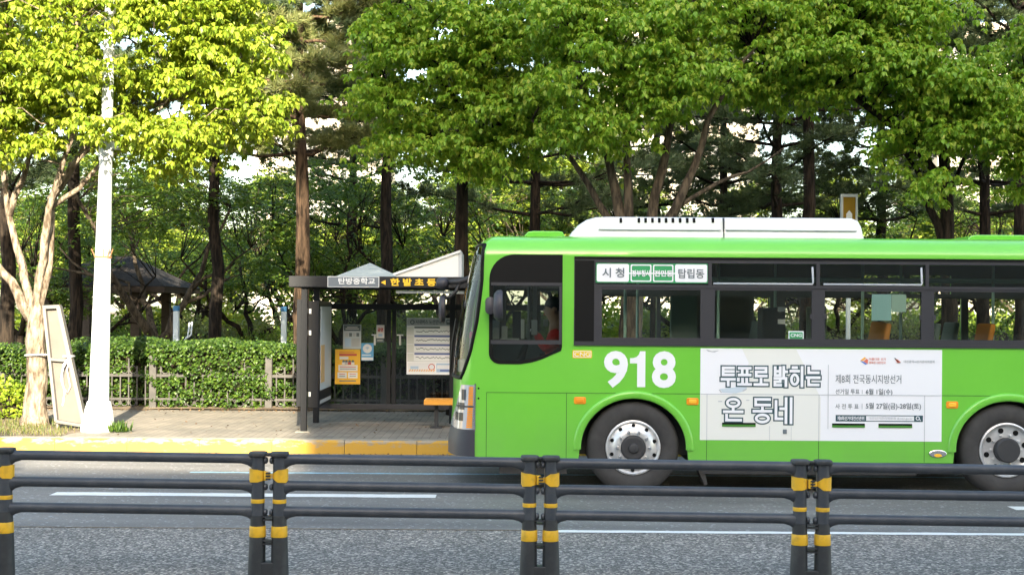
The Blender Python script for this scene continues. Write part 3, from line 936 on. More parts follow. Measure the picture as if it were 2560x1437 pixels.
for a, e in ((1487, 1769), (1778, 2039), (2048, 2312), (2321, 2590), (2600, 2860)):
    w = NB(); w.box(bx(a) - .01, bx(e) + .01, yF + .012, yF + .018, bz(711) - .01, bz(657) + .01); w.build("transom_pane", MATS["glass_tint"], wb)
for a, e in ((1504, 1750), (1786, 2028), (2061, 2302), (2334, 2580), (2612, 2850)):
    w = NB(); w.box(bx(a) - .01, bx(e) + .01, yF + .016, yF + .022, bz(844) - .01, bz(724) + .01); w.build("window_pane", MATS["glass_bus"], wb)
for a, e in ((1782, 2032), (2057, 2304)):  # pale bent rods in front of two transom panes
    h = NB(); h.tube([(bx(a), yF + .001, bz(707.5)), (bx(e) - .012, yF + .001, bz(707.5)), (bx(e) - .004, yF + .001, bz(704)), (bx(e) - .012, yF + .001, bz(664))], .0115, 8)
    h.build("transom_rod", MATS["print_lightgrey"], wb, smooth=True)
for x in (2028, 2061, 2302, 2334):
    NB().box(bx(x) - .02, bx(x) + .02, yF - .006, yF + .010, bz(795), bz(782)).build("window_catch", MATS["frame_grey"], wb, bevel=.003)

# --- route sign in the first transom
rs_ = plate("route_sign", rrect(bx(1488), bx(1768), bz(707), bz(657), .01), [], yF + .009, .004, MATS["sign_green"], bus)
def sgn(x0, x1, y0, y1, m, dy, r=.02, name="sign_field"): return plate(name, rrect(bx(x0), bx(x1), bz(y1), bz(y0), r), [], yF + .009 - dy, .002, MATS[m], rs_)
sgn(1490.5, 1571, 660, 704.5, "white_vinyl", .0035); sgn(1686, 1766.5, 660, 704.5, "white_vinyl", .0035)
for a, e in ((1575, 1627), (1631, 1682)):
    plate("sign_outline", rrect(bx(a), bx(e), bz(704), bz(661), .015), [rrect(bx(a + 3), bx(e - 3), bz(701), bz(664), .012)], yF + .0055, .002, MATS["white_vinyl"], rs_)
NB().box(bx(1571), bx(1686), yF + .0050, yF + .0066, bz(684.5), bz(681.5)).build("sign_stripe", MATS["white_vinyl"], rs_)
lettering("sign_lettering", "시 청", bx(1504), bx(1559), bz(694), bz(670), yF + .0035, MATS["print_grey"], rs_, bold=.02)
lettering("sign_lettering", "탑립동", bx(1694), bx(1759), bz(695), bz(671), yF + .0035, MATS["print_grey"], rs_, bold=.015)
lettering("sign_lettering", "정부청사", bx(1578), bx(1625), bz(691), bz(675), yF + .0035, MATS["white_vinyl"], rs_, bold=.03)
lettering("sign_lettering", "전민동", bx(1634), bx(1680), bz(691), bz(675), yF + .0035, MATS["white_vinyl"], rs_, bold=.03)

# --- number, badges, lamps
def digits(s, x0, x1, y0, y1): lettering("route_number", s, x0, x1, y0, y1, ZB - .002, MATS["white_vinyl"], bus, bold=.035)
for s_, a, e in (("9", 1510, 1570), ("8", 1630, 1690)):
    digits(s_, bx(a), bx(e), bz(969), bz(877))
plate("route_number", [(bx(x), bz(y)) for x, y in ((1593, 967), (1613.5, 967), (1613.5, 877.5), (1600, 877.5), (1597, 886), (1591, 892), (1583, 894.5), (1575, 895), (1575, 908), (1593, 908))], [], ZB - .004, .002, MATS["white_vinyl"], bus)
bd = plate("fuel_badge", rrect(bx(1431), bx(1480), bz(896), bz(876), .012), [], ZB - .003, .004, MATS["badge_yellow"], bus)
plate("badge_outline", rrect(bx(1433), bx(1478), bz(894), bz(878), .010), [rrect(bx(1434.3), bx(1476.7), bz(892.7), bz(879.3), .008)], ZB - .0055, .002, MATS["white_vinyl"], bd)
lettering("badge_lettering", "CNG", bx(1436), bx(1475), bz(891), bz(881), ZB - .0055, MATS["white_vinyl"], bd, bold=.0)
b2 = plate("fuel_sticker", rrect(bx(1971), bx(2009), bz(846), bz(824.5), .006), [], yF + .012, .002, MATS["white_vinyl"], bus)
plate("sticker_field", rrect(bx(1973.5), bx(2006.5), bz(843.5), bz(827), .004), [], yF + .0095, .002, MATS["sign_green"], b2)
lettering("badge_lettering", "CNG", bx(1976), bx(2004), bz(839), bz(831), yF + .007, MATS["white_vinyl"], b2, bold=.02)
for x, y, m in ((1450.5, 1001.5, "amber"), (1732, 1002, "amber_bright"), (2381, 1006, "amber_bright")):
    o = NB(); px, pz = bp_(x, y); px = bx(x); pz = bz(y)
    for (w_, h_, d0, d1) in ((.066, .039, -.008, .002),):
        P = rrect(px - w_, px + w_, pz - h_, pz + h_, .02)
        o.prism(P, ZB + d0, ZB + d1)
    ml = o.build("marker_lamp", MATS["amber"], bus, bevel=.004)
    o = NB(); o.prism(rrect(px - .042, px + .042, pz - .022, pz + .022, .012), ZB - .018, ZB - .007); o.build("lens", MATS[m], ml, bevel=.005)
px, pz = bx(2345.5), bz(1128)
def oval(cx, cz, a, c, n=24): return [(cx + a * math.cos(2 * math.pi * k / n), cz + c * math.sin(2 * math.pi * k / n)) for k in range(n)]
o = NB(); o.prism(oval(px, pz, .098, .042), ZB - .014, ZB + .002); ml = o.build("side_lamp", MATS["chrome"], bus, bevel=.006)
o = NB(); o.prism(oval(px, pz - .018, .042, .018), ZB - .022, ZB - .0135); o.build("lens", MATS["amber_bright"], ml)
for y in (973, 998): NB().prism(oval(bx(1197), bz(y), .011, .011, 10), ZB - .003, ZB + .002).build("screw_cap", MATS["black_trim"], bus)

# --- headlight wrapped round the front corner
def corner(z, u):
    u = min(.995, max(0.0, u))
    s, f = inset(z); xb, d = front_edge(z), front_edge(z) - sil(z); h = BW / 2
    return (xb - u * d, ZB + h * (1 - (1 - u ** NE) ** (1 / NE)), z)
def corner_patch(z_top, z_bot, u0f, u1f, off, nu=10, nz=14):
    b = NB(); rs = []
    for k in range(nz + 1):
        z = z_top + (z_bot - z_top) * k / nz; ring = []
        for q in range(nu + 1):
            u = u0f(z) + (u1f(z) - u0f(z)) * q / nu
            p = Vector(corner(z, u)); p2 = Vector(corner(z, min(.99, u + .02))); t = (p2 - p); t.normalize(); nrm = Vector((-t.y, t.x, 0))
            if nrm.y > 0 and u < .5: nrm = -nrm
            nrm = Vector((t.y, -t.x, 0)); 
            if nrm.dot(Vector((-1, -1, 0))) < 0: nrm = -nrm
            ring.append(p + nrm * off)
        rs.append(ring)
    b.rings(rs, closed=False)
    return b
zh1, zh0 = bz(965), bz(1078)
lin = lambda a, c: (lambda z: a + (c - a) * (zh1 - z) / (zh1 - zh0))
hl = corner_patch(zh1, zh0, lin(.02, .05), lin(.55, .97), .006).build("headlight", MATS["lamp_clear"], bus, smooth=True)
corner_patch(zh1 + .015, zh0 - .012, lin(-0.0, .01), lin(.05, .10), .014, 3).build("lamp_trim", MATS["chrome"], hl)
for k in range(22):
    z1 = zh1 - .02 - k * (zh1 - zh0 - .04) / 22; z0 = z1 - (zh1 - zh0 - .04) / 22 * .72
    if k == 10: continue
    corner_patch(z1, z0, lin(.09, .12), lin(.24, .32), .012, 3, 1).build("indicator", MATS["amber"], hl)
mat("lamp_dark", (0.12, 0.13, 0.14), 0.1, metal=0.5)
for (a, c, u0, u1) in ((.10, .34, .36, .52), (.40, .55, .40, .66), (.62, .80, .44, .74)):
    corner_patch(zh1 - (zh1 - zh0) * a, zh1 - (zh1 - zh0) * c, lin(u0, u0), lin(u1, u1), .0085, 5, 5).build("reflector", MATS["lamp_dark"], hl, smooth=True)
corner_patch(bz(1017), bz(1021), lin(.02, .05), lin(.70, .75), .012, 6, 1).build("lamp_bar", MATS["dark_metal"], hl)
# corner of the bumper
corner_patch(bz(1076), bz(1143), lin(.02, .02), lin(.99, .99), .016, 10, 8).build("bumper_corner", MATS["bumper_dark"], bus, smooth=True)

# --- mirrors
m_ = NB(); 
P = rrect(bx(1213), bx(1236), bz(788), bz(745), .05)
m_.prism(P, ZB - .20, ZB - .06); mh = m_.build("side_mirror", MATS["bumper_dark"], bus, bevel=.02, smooth=40)
m_ = NB(); cxm, czm = bx(1245), bz(766)
rs = []
for (dx, sc_) in ((-.055, .30), (-.045, .75), (-.01, .97), (.025, 1.0), (.045, .93), (.05, .80)):
    rs.append([(cxm + dx, ZB - .19 + .125 * sc_ * math.cos(a), czm + .17 * sc_ * math.sin(a)) for a in np.linspace(0, 2 * math.pi, 28, endpoint=False)])
m_.rings(rs); m_.build("mirror_shell", MATS["bumper_dark"], mh, smooth=45)
NB().tube([(bx(1224), ZB - .10, bz(755)), (bx(1226), ZB - .03, bz(750)), (bx(1228), ZB + .0, bz(748))], .018, 8).build("mirror_arm", MATS["black_trim"], mh)
# the pair of mirrors that hang ahead of the far front corner
YM = ZB + 1.9
def q(x, y, Y=YM): return W(x, y, Y)
m_ = NB(); a0 = q(1228, 672); a1 = q(1195, 690); a2 = q(1150, 704); a3 = q(1112, 706)
m_.tube([a0, a1, a2, a3], [.05, .045, .035, .03], 8); ma = m_.build("front_mirror", MATS["dark_metal"], bus, smooth=True)
m_ = NB(); c = q(1109, 708)
m_.lathe((c.x + .0, c.y, c.z), [(.02, -.09), (.06, -.08), (.075, -.03), (.078, .02), (.05, .06), (.0, .07)], 20, axis='x'); m_.build("lookdown_mirror", MATS["bumper_dark"], ma, smooth=50)
m_ = NB(); c = q(1106, 771); rs = []
for (dx, k) in ((-.05, .35), (-.045, .8), (-.01, 1.0), (.035, .95), (.04, .85)):
    rs.append([(c.x + dx * .9, c.y + .12 * k * math.cos(a), c.z + .17 * k * math.sin(a)) for a in np.linspace(0, 2 * math.pi, 24, endpoint=False)])
m_.rings(rs); m_.build("mirror_shell", MATS["bumper_dark"], ma, smooth=45)
m_ = NB(); m_.tube([q(1150, 704), q(1140, 728), q(1125, 742), q(1110, 745)], .022, 8); m_.build("mirror_arm", MATS["dark_metal"], ma, smooth=True)
# wiper and things behind the windshield
m_ = NB(); zz = [bz(940), bz(900), bz(860), bz(800)]
m_.tube([(sil(z) - .02, ZB + .55, z) for z in zz], .012, 6); m_.build("wiper", MATS["black_trim"], bus)
m_ = NB(); m_.box(bx(1142), bx(1160), ZB + .28, ZB + .50, bz(935), bz(905)); m_.build("dashboard_parcel", MATS["paper_white"], bus, bevel=.01)
m_ = NB(); m_.box(bx(1158), bx(1235), ZB + .15, ZB + BW - .2, bz(960), bz(925)); m_.build("dashboard", MATS["interior_dark"], bus, bevel=.03)
m_ = NB(); m_.box(bx(1172), bx(1182), ZB + .18, ZB + .36, bz(852), bz(832)); m_.build("dashboard_charm", MATS["pink_cloth"], bus, bevel=.02)

# --- air conditioner and hatches on the roof
ya0, ya1 = ZB + .42, ZB + BW - .42
def rp(x, y, Y=ya0): p = W(x, y, Y); return (p.x, p.z)
prof = [(1424, 592), (1430, 580), (1446, 562), (1468, 548), (1492, 541.5), (1520, 540.5), (1700, 541.5), (2134, 544), (2146, 550), (2153, 563), (2156, 580), (2157, 594)]
b = NB()
levels = [(0.0, ya0 - .05), (.30, ya0 - .045), (.34, ya0 - .02), (.82, ya0 + .0), (.94, ya0 + .03), (1.0, ya0 + .12)]
zb0 = zt - .01
cols = [rp(x, y) for x, y in prof]
zmax = max(c[1] for c in cols)
full = []
for (k, yy) in levels:
    full.append([(x, yy, zb0 + (z - zb0) * k) for x, z in cols])
mir = [[(x, 2 * (ZB + BW / 2) - y, z) for x, y, z in r] for r in reversed(full)]
allr = full + mir
b.rings([list(r) for r in allr], closed=False)
ac = b.build("air_conditioner", MATS["white_paint"], bus, smooth=35)
for i, x in enumerate((1552, 1597, 1614, 1631, 1648, 1665, 1682, 1700, 1718, 1735, 1782)):
    zs0, zs1 = rp(x, 557)[1], rp(x, 545)[1]; xx = rp(x, 550)[0]
    NB().box(xx - .014, xx + .014, ya0 - .016, ya0 + .06, zs0, zs1).build("vent_slot", MATS["black_trim"], ac)
xx = rp(1808, 560)[0]
NB().box(xx - .006, xx + .006, ya0 - .055, ya0 + .10, zb0, rp(1808, 546)[1]).build("shell_joint", MATS["dark_metal"], ac)
b = NB(); b.box(rp(1496, 574)[0], rp(1800, 574)[0], ya0 - .05, ya0 - .02, rp(1600, 575.5)[1], rp(1600, 573.5)[1]); b.box(rp(1815, 574)[0], rp(2140, 574)[0], ya0 - .05, ya0 - .02, rp(1900, 577)[1], rp(1900, 575)[1])
b.build("shell_groove", MATS["print_lightgrey"], ac)
for x in (1968, 2088, 1848): 
    c = rp(x, 566)
    NB().lathe((c[0], ya0 + .01, c[1]), [(.02, .02), (.018, -.012), (.0, -.013)], 12).build("shell_screw", MATS["print_lightgrey"], ac)
for (a, e, y0_, y1_) in ((1306, 1415, 588, 578), (2415, 2575, 595, 588)):
    b = NB(); p0, p1 = rp(a, y0_, ZB + .6), rp(e, y1_, ZB + .6)
    b.prism([(p0[0], p0[1] - .03), (p1[0], p0[1] - .03), (p1[0] - .04, p1[1] - .004), (p1[0] - .10, p1[1]), (p0[0] + .12, p1[1]), (p0[0] + .06, p1[1] - .012)], ZB + .6, ZB + 1.8)
    b.build("roof_hatch", MATS["bus_green"], bus, bevel=.01)

# --- advertisement on the side
ad = plate("advert_panel", [(bx(1751), bz(1098)), (bx(2355), bz(1098)), (bx(2355), bz(869)), (bx(1751), bz(869))], [], ZB - .0025, .003, MATS["white_vinyl"], bus)
NB().prism([(bx(1752), bz(1097)), (bx(2052), bz(1097)), (bx(2052), bz(990)), (bx(1990), bz(870)), (bx(1855), bz(870)), (bx(1872), bz(905)), (bx(1830), bz(985)), (bx(1752), bz(985))], ZB - .0040, ZB - .0026).build("advert_tint", MATS["vinyl_pale"], ad)
yA = ZB - .0045
GLYPH = {   # bars (x0, y0, x1, y1) and rings ('o', cx, cy, rx, ry) in a unit square
 "투": [(.08,.95,.92,.95),(.08,.76,.92,.76),(.08,.57,.92,.57),(.08,.57,.08,.95),(.0,.33,1,.33),(.5,.33,.5,.02)],
 "표": [(.05,.94,.95,.94),(.05,.57,.95,.57),(.3,.57,.3,.94),(.7,.57,.7,.94),(.33,.06,.33,.34),(.67,.06,.67,.34),(0,.06,1,.06)],
 "로": [(.1,.95,.9,.95),(.9,.74,.9,.95),(.1,.74,.9,.74),(.1,.52,.1,.74),(.1,.52,.92,.52),(.5,.06,.5,.34),(0,.06,1,.06)],
 "밝": [(.05,.56,.05,.98),(.47,.56,.47,.98),(.05,.78,.47,.78),(.05,.56,.47,.56),(.76,.50,.76,1),(.76,.76,1,.76),(.03,.40,.47,.40),(.47,.22,.47,.40),(.03,.22,.47,.22),(.03,.03,.03,.22),(.03,.03,.50,.03),(.64,.40,.95,.40),(.95,.0,.95,.40)],
 "히": [(.18,.99,.46,.99),(.0,.80,.64,.80),('o',.32,.34,.27,.26),(.93,.0,.93,1)],
 "는": [(.13,.72,.13,.98),(.13,.72,.92,.72),(0,.45,1,.45),(.13,.06,.13,.30),(.13,.06,.92,.06)],
 "온": [('o',.5,.80,.33,.16),(.5,.44,.5,.60),(0,.42,1,.42),(.13,.06,.13,.27),(.13,.06,.92,.06)],
 "동": [(.1,.96,.92,.96),(.1,.73,.1,.96),(.1,.73,.92,.73),(.5,.49,.5,.60),(0,.47,1,.47),('o',.5,.17,.36,.15)],
 "네": [(.05,.16,.05,.88),(.05,.16,.40,.16),(.33,.58,.62,.58),(.64,.0,.64,1),(.94,.0,.94,1)],
}
def strokes(ch, x0, x1, y0, y1, half, y, m, name):
    """thick drawn letter of the advertisement, x and y in photograph pixels"""
    b = NB(); ax = lambda u: x0 + 5 + (x1 - x0 - 10) * u; ay = lambda v: y1 - 5 - (y1 - y0 - 10) * v
    for k, st in enumerate(GLYPH[ch]):
        dy = .00012 * k
        if st[0] == 'o':
            _, cx, cy, rx_, ry_ = st; A = (x1 - x0 - 10) * rx_; B_ = (y1 - y0 - 10) * ry_
            rs = []
            for t in np.linspace(0, 2 * math.pi, 33):
                rs.append([(bx(ax(cx) + (A + q) * math.cos(t)), y - dy - e, bz(ay(cy) + (B_ + q) * math.sin(t))) for q, e in ((half, 0), (half, .0012), (-half, .0012), (-half, 0))])
            b.rings(rs)
        else:
            u0, v0, u1, v1 = st
            X0, X1 = sorted((ax(u0), ax(u1))); Y0, Y1 = sorted((ay(v0), ay(v1)))
            b.box(bx(X0 - half), bx(X1 + half), y - dy - .0012, y - dy, bz(Y1 + half), bz(Y0 - half))
    b.build(name, MATS[m], ad)
def big(s, x0, x1, y0, y1):
    n = len(s); w = (x1 - x0) / n
    for i, ch in enumerate(s): strokes(ch, x0 + w * i + .3, x0 + w * (i + 1) - .3, y0, y1, 6.7, yA, "print_teal", "advert_outline")
    for i, ch in enumerate(s): strokes(ch, x0 + w * i + .3, x0 + w * (i + 1) - .3, y0, y1, 3.4, yA - .0032, "white_vinyl", "advert_lettering")
big("투표로", 1800, 1923, 910, 966); big("밝히는", 1931, 2053, 910, 966)
big("온", 1806, 1861, 988, 1056); big("동네", 1880, 1986, 988, 1058)
def small(s, x0, x1, y0, y1, m="print_grey", bold=.0): lettering("advert_lettering", s, bx(x0), bx(x1), bz(y1), bz(y0), yA, MATS[m], ad, bold=bold, thick=.0015)
small("제8회 전국동시지방선거", 2089, 2253, 932, 954)
small("선거일 투표", 2089, 2149, 968, 981); small("6월 1일(수)", 2165, 2231, 967, 984, bold=.01)
small("사 전 투 표", 2089, 2147, 1005, 1018); small("5월 27일(금)-28일(토)", 2165, 2303, 1002, 1020, bold=.012)
for y0_, y1_ in ((970, 980), (1004, 1018)): NB().box(bx(2155), bx(2156.5), yA - .0015, yA, bz(y1_), bz(y0_)).build("advert_rule", MATS["print_lightgrey"], ad)
NB().box(bx(2070), bx(2071.5), yA - .0015, yA, bz(1068), bz(908)).build("advert_rule", MATS["print_lightgrey"], ad)
plate("advert_field", rrect(bx(2090), bx(2308), bz(1049), bz(1033), .003), [rrect(bx(2166), bx(2286), bz(1047), bz(1035), .002)], yA, .0015, MATS["print_teal"], ad)
lettering("advert_lettering", "제8회선거대전선관위", bx(2094), bx(2161), bz(1046), bz(1036), yA - .0017, MATS["white_vinyl"], ad, bold=.02)
small("대전선거관리위원회 dj.nec.go.kr", 2173, 2282, 1037, 1045, "print_lightgrey")
plate("advert_glyph", oval(bx(2295), bz(1040), .022, .022), [oval(bx(2295), bz(1040), .014, .014)], yA - .0017, .0015, MATS["white_vinyl"], ad)
NB().prism([(bx(2298), bz(1042)), (bx(2299.5), bz(1041)), (bx(2303), bz(1045.5)), (bx(2301.5), bz(1046.5))], yA - .0032, yA - .0017).build("advert_glyph", MATS["white_vinyl"], ad)
# three louvred vents that break the sheet
for a, e, y0_, y1_ in ((1806, 1890, 1054, 1064), (2081, 2163, 1054, 1064), (2197, 2281, 1054, 1064)):
    v = NB(); v.box(bx(a), bx(e), ZB - .0070, ZB - .0045, bz(y1_), bz(y0_)); vo = v.build("louvre_vent", MATS["black_trim"], ad)
    v = NB(); v.box(bx(a), bx(e), ZB - .011, ZB - .0072, bz((y0_ + y1_) / 2 + 2.6), bz((y0_ + y1_) / 2 - .2)); v.box(bx(a), bx(e), ZB - .011, ZB - .0072, bz(y1_), bz(y1_ - 2)); v.build("louvre_blade", MATS["print_green"], vo)
for x in (1768, 2048, 2312): 
    b = NB(); b.box(bx(x) - .003, bx(x) + .003, ZB - .0062, ZB - .0042, bz(1097.5), z_seam - .004); b.build("advert_joint", MATS["print_lightgrey"], ad)
b = NB(); b.box(bx(1752), bx(2354), ZB - .0064, ZB - .0042, z_seam - .004, z_seam + .003); b.build("advert_joint", MATS["print_lightgrey"], ad)
for x in (1925, 1979): NB().box(bx(x) - .002, bx(x) + .002, ZB - .006, ZB - .0042, bz(1097), bz(1062)).build("advert_joint", MATS["print_lightgrey"], ad)
NB().box(bx(1958), bx(1968), ZB - .012, ZB - .0042, bz(1081), bz(1070)).build("flap_lock", MATS["print_grey"], ad, bevel=.003)
# emblem of the election: a tilted ribbon square in three colours
ex, ez = bx(2168), bz(897)
def tri(pts, m): NB().prism([(bx(x), bz(y)) for x, y in pts], yA - .0015, yA).build("emblem", MATS[m], ad)
tri([(2150, 897), (2161, 888), (2165, 891), (2157, 898)], "logo_orange"); tri([(2150, 898), (2157, 899), (2168, 905), (2163, 907)], "logo_blue"); tri([(2166, 892), (2170, 895), (2169, 905), (2158, 899)], "logo_red")
small("아름다운 선거", 2172, 2214, 890, 896, "logo_red"); small("행복한 대한민국", 2172, 2214, 899, 905, "logo_red")
tri([(2236, 891), (2244, 894), (2252, 901), (2244, 903)], "logo_red"); tri([(2235, 890), (2238, 890), (2247, 899), (2245, 901)], "print_teal"); tri([(2238, 903), (2252, 900), (2250, 904)], "print_lightgrey")
small("대전광역시선거관리위원회", 2259, 2336, 895, 902, "print_lightgrey", .02)
# worn light picture fragment at the corner of the sheet
mat("print_blue_pale", (0.52, 0.60, 0.66), 0.5)
NB().prism([(bx(1800), bz(970)), (bx(1870), bz(962)), (bx(1862), bz(975)), (bx(1840), bz(981)), (bx(1806), bz(979))], yA - .0006, yA + .0004).build("advert_picture", MATS["print_blue_pale"], ad)
for pts in ([(1797, 972), (1803, 980), (1805, 979), (1800, 971)], [(1858, 972), (1868, 968), (1866, 972), (1856, 977)], [(1796, 1000), (1806, 1000), (1806, 1002.5), (1796, 1002.5)], [(1866, 997), (1874, 997), (1874, 999), (1866, 999)], [(1765, 872), (1780, 876), (1798, 874), (1786, 879), (1770, 877)]):
    NB().prism([(bx(x), bz(y)) for x, y in pts], yA - .0022, yA - .0007).build("advert_picture", MATS["print_lightgrey"], ad)

# --- inside
def seat(x, y, m, w=.44, z=.86):
    s_ = NB(); s_.box(x, x + .42, y, y + w, z + .38, z + .47); so = s_.build("passenger_seat", MATS[m], bus, bevel=.03)
    s_ = NB(); s_.prism([(x + .38, z + .42), (x + .46, z + .42), (x + .56, z + 1.02), (x + .50, z + 1.03)], y, y + w); s_.build("seat_back", MATS[m], so, bevel=.02)
    s_ = NB(); s_.box(x + .12, x + .30, y + .1, y + w - .1, z, z + .38); s_.build("seat_leg", MATS["interior_dark"], so)
for x, y, m in ((1650, ZB + 1.85, "seat_blue"), (1860, ZB + 1.85, "seat_green"), (2110, ZB + .12, "seat_orange"), (2205, ZB + 1.85, "seat_orange"), (2235, ZB + .12, "seat_green"), (2375, ZB + .15, "seat_orange"), (2420, ZB + 1.9, "seat_green")):
    seat(bx(x), y, m)
for x, y in ((1574, ZB + .6), (1630, ZB + 1.7), (1820, ZB + .7), (2010, ZB + 1.6), (2195, ZB + .65), (2352, ZB + 1.5), (2540, ZB + .7)):
    NB().cyl((bx(x), y, .86), (bx(x), y, zt - .2), .018, 8).build("grab_pole", MATS["board_mint"], bus, smooth=True)
NB().cyl((bx(1460), ZB + .7, bz(690)), (xr - .4, ZB + .7, bz(690)), .016, 8).build("grab_rail", MATS["board_mint"], bus, smooth=True)
NB().cyl((bx(1460), ZB + 1.75, bz(690)), (xr - .4, ZB + 1.75, bz(690)), .016, 8).build("grab_rail", MATS["board_mint"], bus, smooth=True)
NB().box(bx(1702), bx(1775), ZB + 1.0, ZB + 1.04, bz(960), bz(735)).build("driver_partition", MATS["seat_green"], bus, bevel=.02)
NB().box(bx(2062), bx(2115), ZB + .9, ZB + .94, bz(960), bz(762)).build("partition_board", MATS["seat_green"], bus, bevel=.015)
NB().box(bx(1965), bx(2030), ZB + 1.4, ZB + 1.7, bz(960), bz(765)).build("fare_machine_cabinet", MATS["interior_dark"], bus, bevel=.02)
NB().box(bx(2180), bx(2229), yF + .03, yF + .034, bz(797), bz(731)).build("notice_board", MATS["board_teal"], bus)
NB().box(bx(2230), bx(2266), yF + .03, yF + .034, bz(775), bz(731)).build("notice_board", MATS["board_mint"], bus)
NB().box(bx(1968), bx(1986), ZB + .5, ZB + .53, bz(808), bz(796)).build("notice_card", MATS["paper_white"], bus)
NB().box(bx(1968), bx(1986), ZB + .5, ZB + .53, bz(776), bz(764)).build("notice_card", MATS["print_lightgrey"], bus)
# cab
b = NB(); b.box(bx(1412), bx(1436), ZB + .33, ZB + .78, .86 + .42, bz(765)); b.box(bx(1368), bx(1412), ZB + .33, ZB + .78, .86 + .30, .86 + .42); b.box(bx(1385), bx(1410), ZB + .42, ZB + .70, .86, .86 + .30); b.build("driver_seat", MATS["interior_dark"], bus, bevel=.03)
for (x0, x1, y0_, y1_, m, yy) in ((1229, 1248, 852, 803, "print_lightgrey", .16), (1231, 1247, 850, 822, "paper_white", .10), (1253, 1268, 850, 818, "paper_white", .18), (1302, 1311, 850, 800, "paper_white", .22), (1314, 1322, 848, 812, "seat_green", .2), (1329, 1344, 840, 802, "print_lightgrey", .3), (1250, 1298, 854, 848, "paper_white", .06), (1360, 1372, 818, 800, "interior_grey", .3)):
    NB().box(bx(x0), bx(x1), ZB + yy, ZB + yy + .08, bz(y0_), bz(y1_)).build("cab_equipment", MATS[m], bus, bevel=.006)
NB().cyl((bx(1322), ZB + .3, bz(860)), (bx(1322), ZB + .3, bz(715)), .014, 8).build("grab_pole", MATS["interior_grey"], bus)
b = NB(); wc = Vector((bx(1318), ZB + .55, bz(856)))
loop = [wc + Vector((.10 * math.cos(a), .22 * math.sin(a), .20 * math.cos(a))) for a in np.linspace(0, 2 * math.pi, 25)]
b.tube(loop, .016, 6); b.tube([wc, wc + Vector((-.12, 0, -.5))], .03, 6); b.build("steering_wheel", MATS["black_trim"], bus)

# --- the driver, seated, both hands on the wheel
mat("skin", (0.42, 0.25, 0.17), 0.6)
mat("hair_black", (0.012, 0.010, 0.009), 0.5)
mat("trousers_dark", (0.03, 0.03, 0.04), 0.8)
mat("glove_white", (0.70, 0.70, 0.68), 0.7)
def skinned(name, nodes, edges, m, parent, sub=2):
    """one continuous surface grown round a jointed skeleton; nodes are (x, y, z, radius)"""
    me = bpy.data.meshes.new(name)
    me.from_pydata([n[:3] for n in nodes], edges, [])
    o = bpy.data.objects.new(name, me); COL.objects.link(o)
    o.modifiers.new("skin", 'SKIN'); o.modifiers.new("smooth", 'SUBSURF').levels = sub
    me = o.data
    for v, n in zip(me.skin_vertices[0].data, nodes): v.radius = (n[3], n[3])
    me.skin_vertices[0].data[0].use_root = True
    dg = bpy.context.evaluated_depsgraph_get(); dg.update()
    out = bpy.data.meshes.new_from_object(o.evaluated_get(dg))
    bpy.data.objects.remove(o)
    out.transform(Matrix.Translation(-ROOT)); out.name = name; out.materials.clear()
    out.polygons.foreach_set("use_smooth", [True] * len(out.polygons))
    return link_mesh(name, out, m, parent)
dX, dY, dZ = bx(1396), ZB + .555, .86 + .42
drv = thing("person", (dX, dY, dZ), "seated bus driver in a red jacket and white gloves behind the cab window", "person")
N = [(dX, dY, dZ + .12, .14), (dX + .01, dY, dZ + .30, .13), (dX - .01, dY, dZ + .47, .145), (dX - .02, dY, dZ + .58, .06), (dX - .035, dY, dZ + .655, .085), (dX - .05, dY, dZ + .74, .10), (dX - .045, dY, dZ + .80, .075), (dX - .155, dY, dZ + .715, .018)]
Eg = [(0, 1), (1, 2), (2, 3), (3, 4), (4, 5), (5, 6), (5, 7)]
J = [(dX, dY, dZ + .13, .155), (dX + .01, dY, dZ + .30, .15), (dX - .01, dY, dZ + .46, .16), (dX - .015, dY, dZ + .55, .075)]; Je = [(0, 1), (1, 2), (2, 3)]
T_ = [(dX, dY, dZ + .11, .15)]; Te = []
hands = []
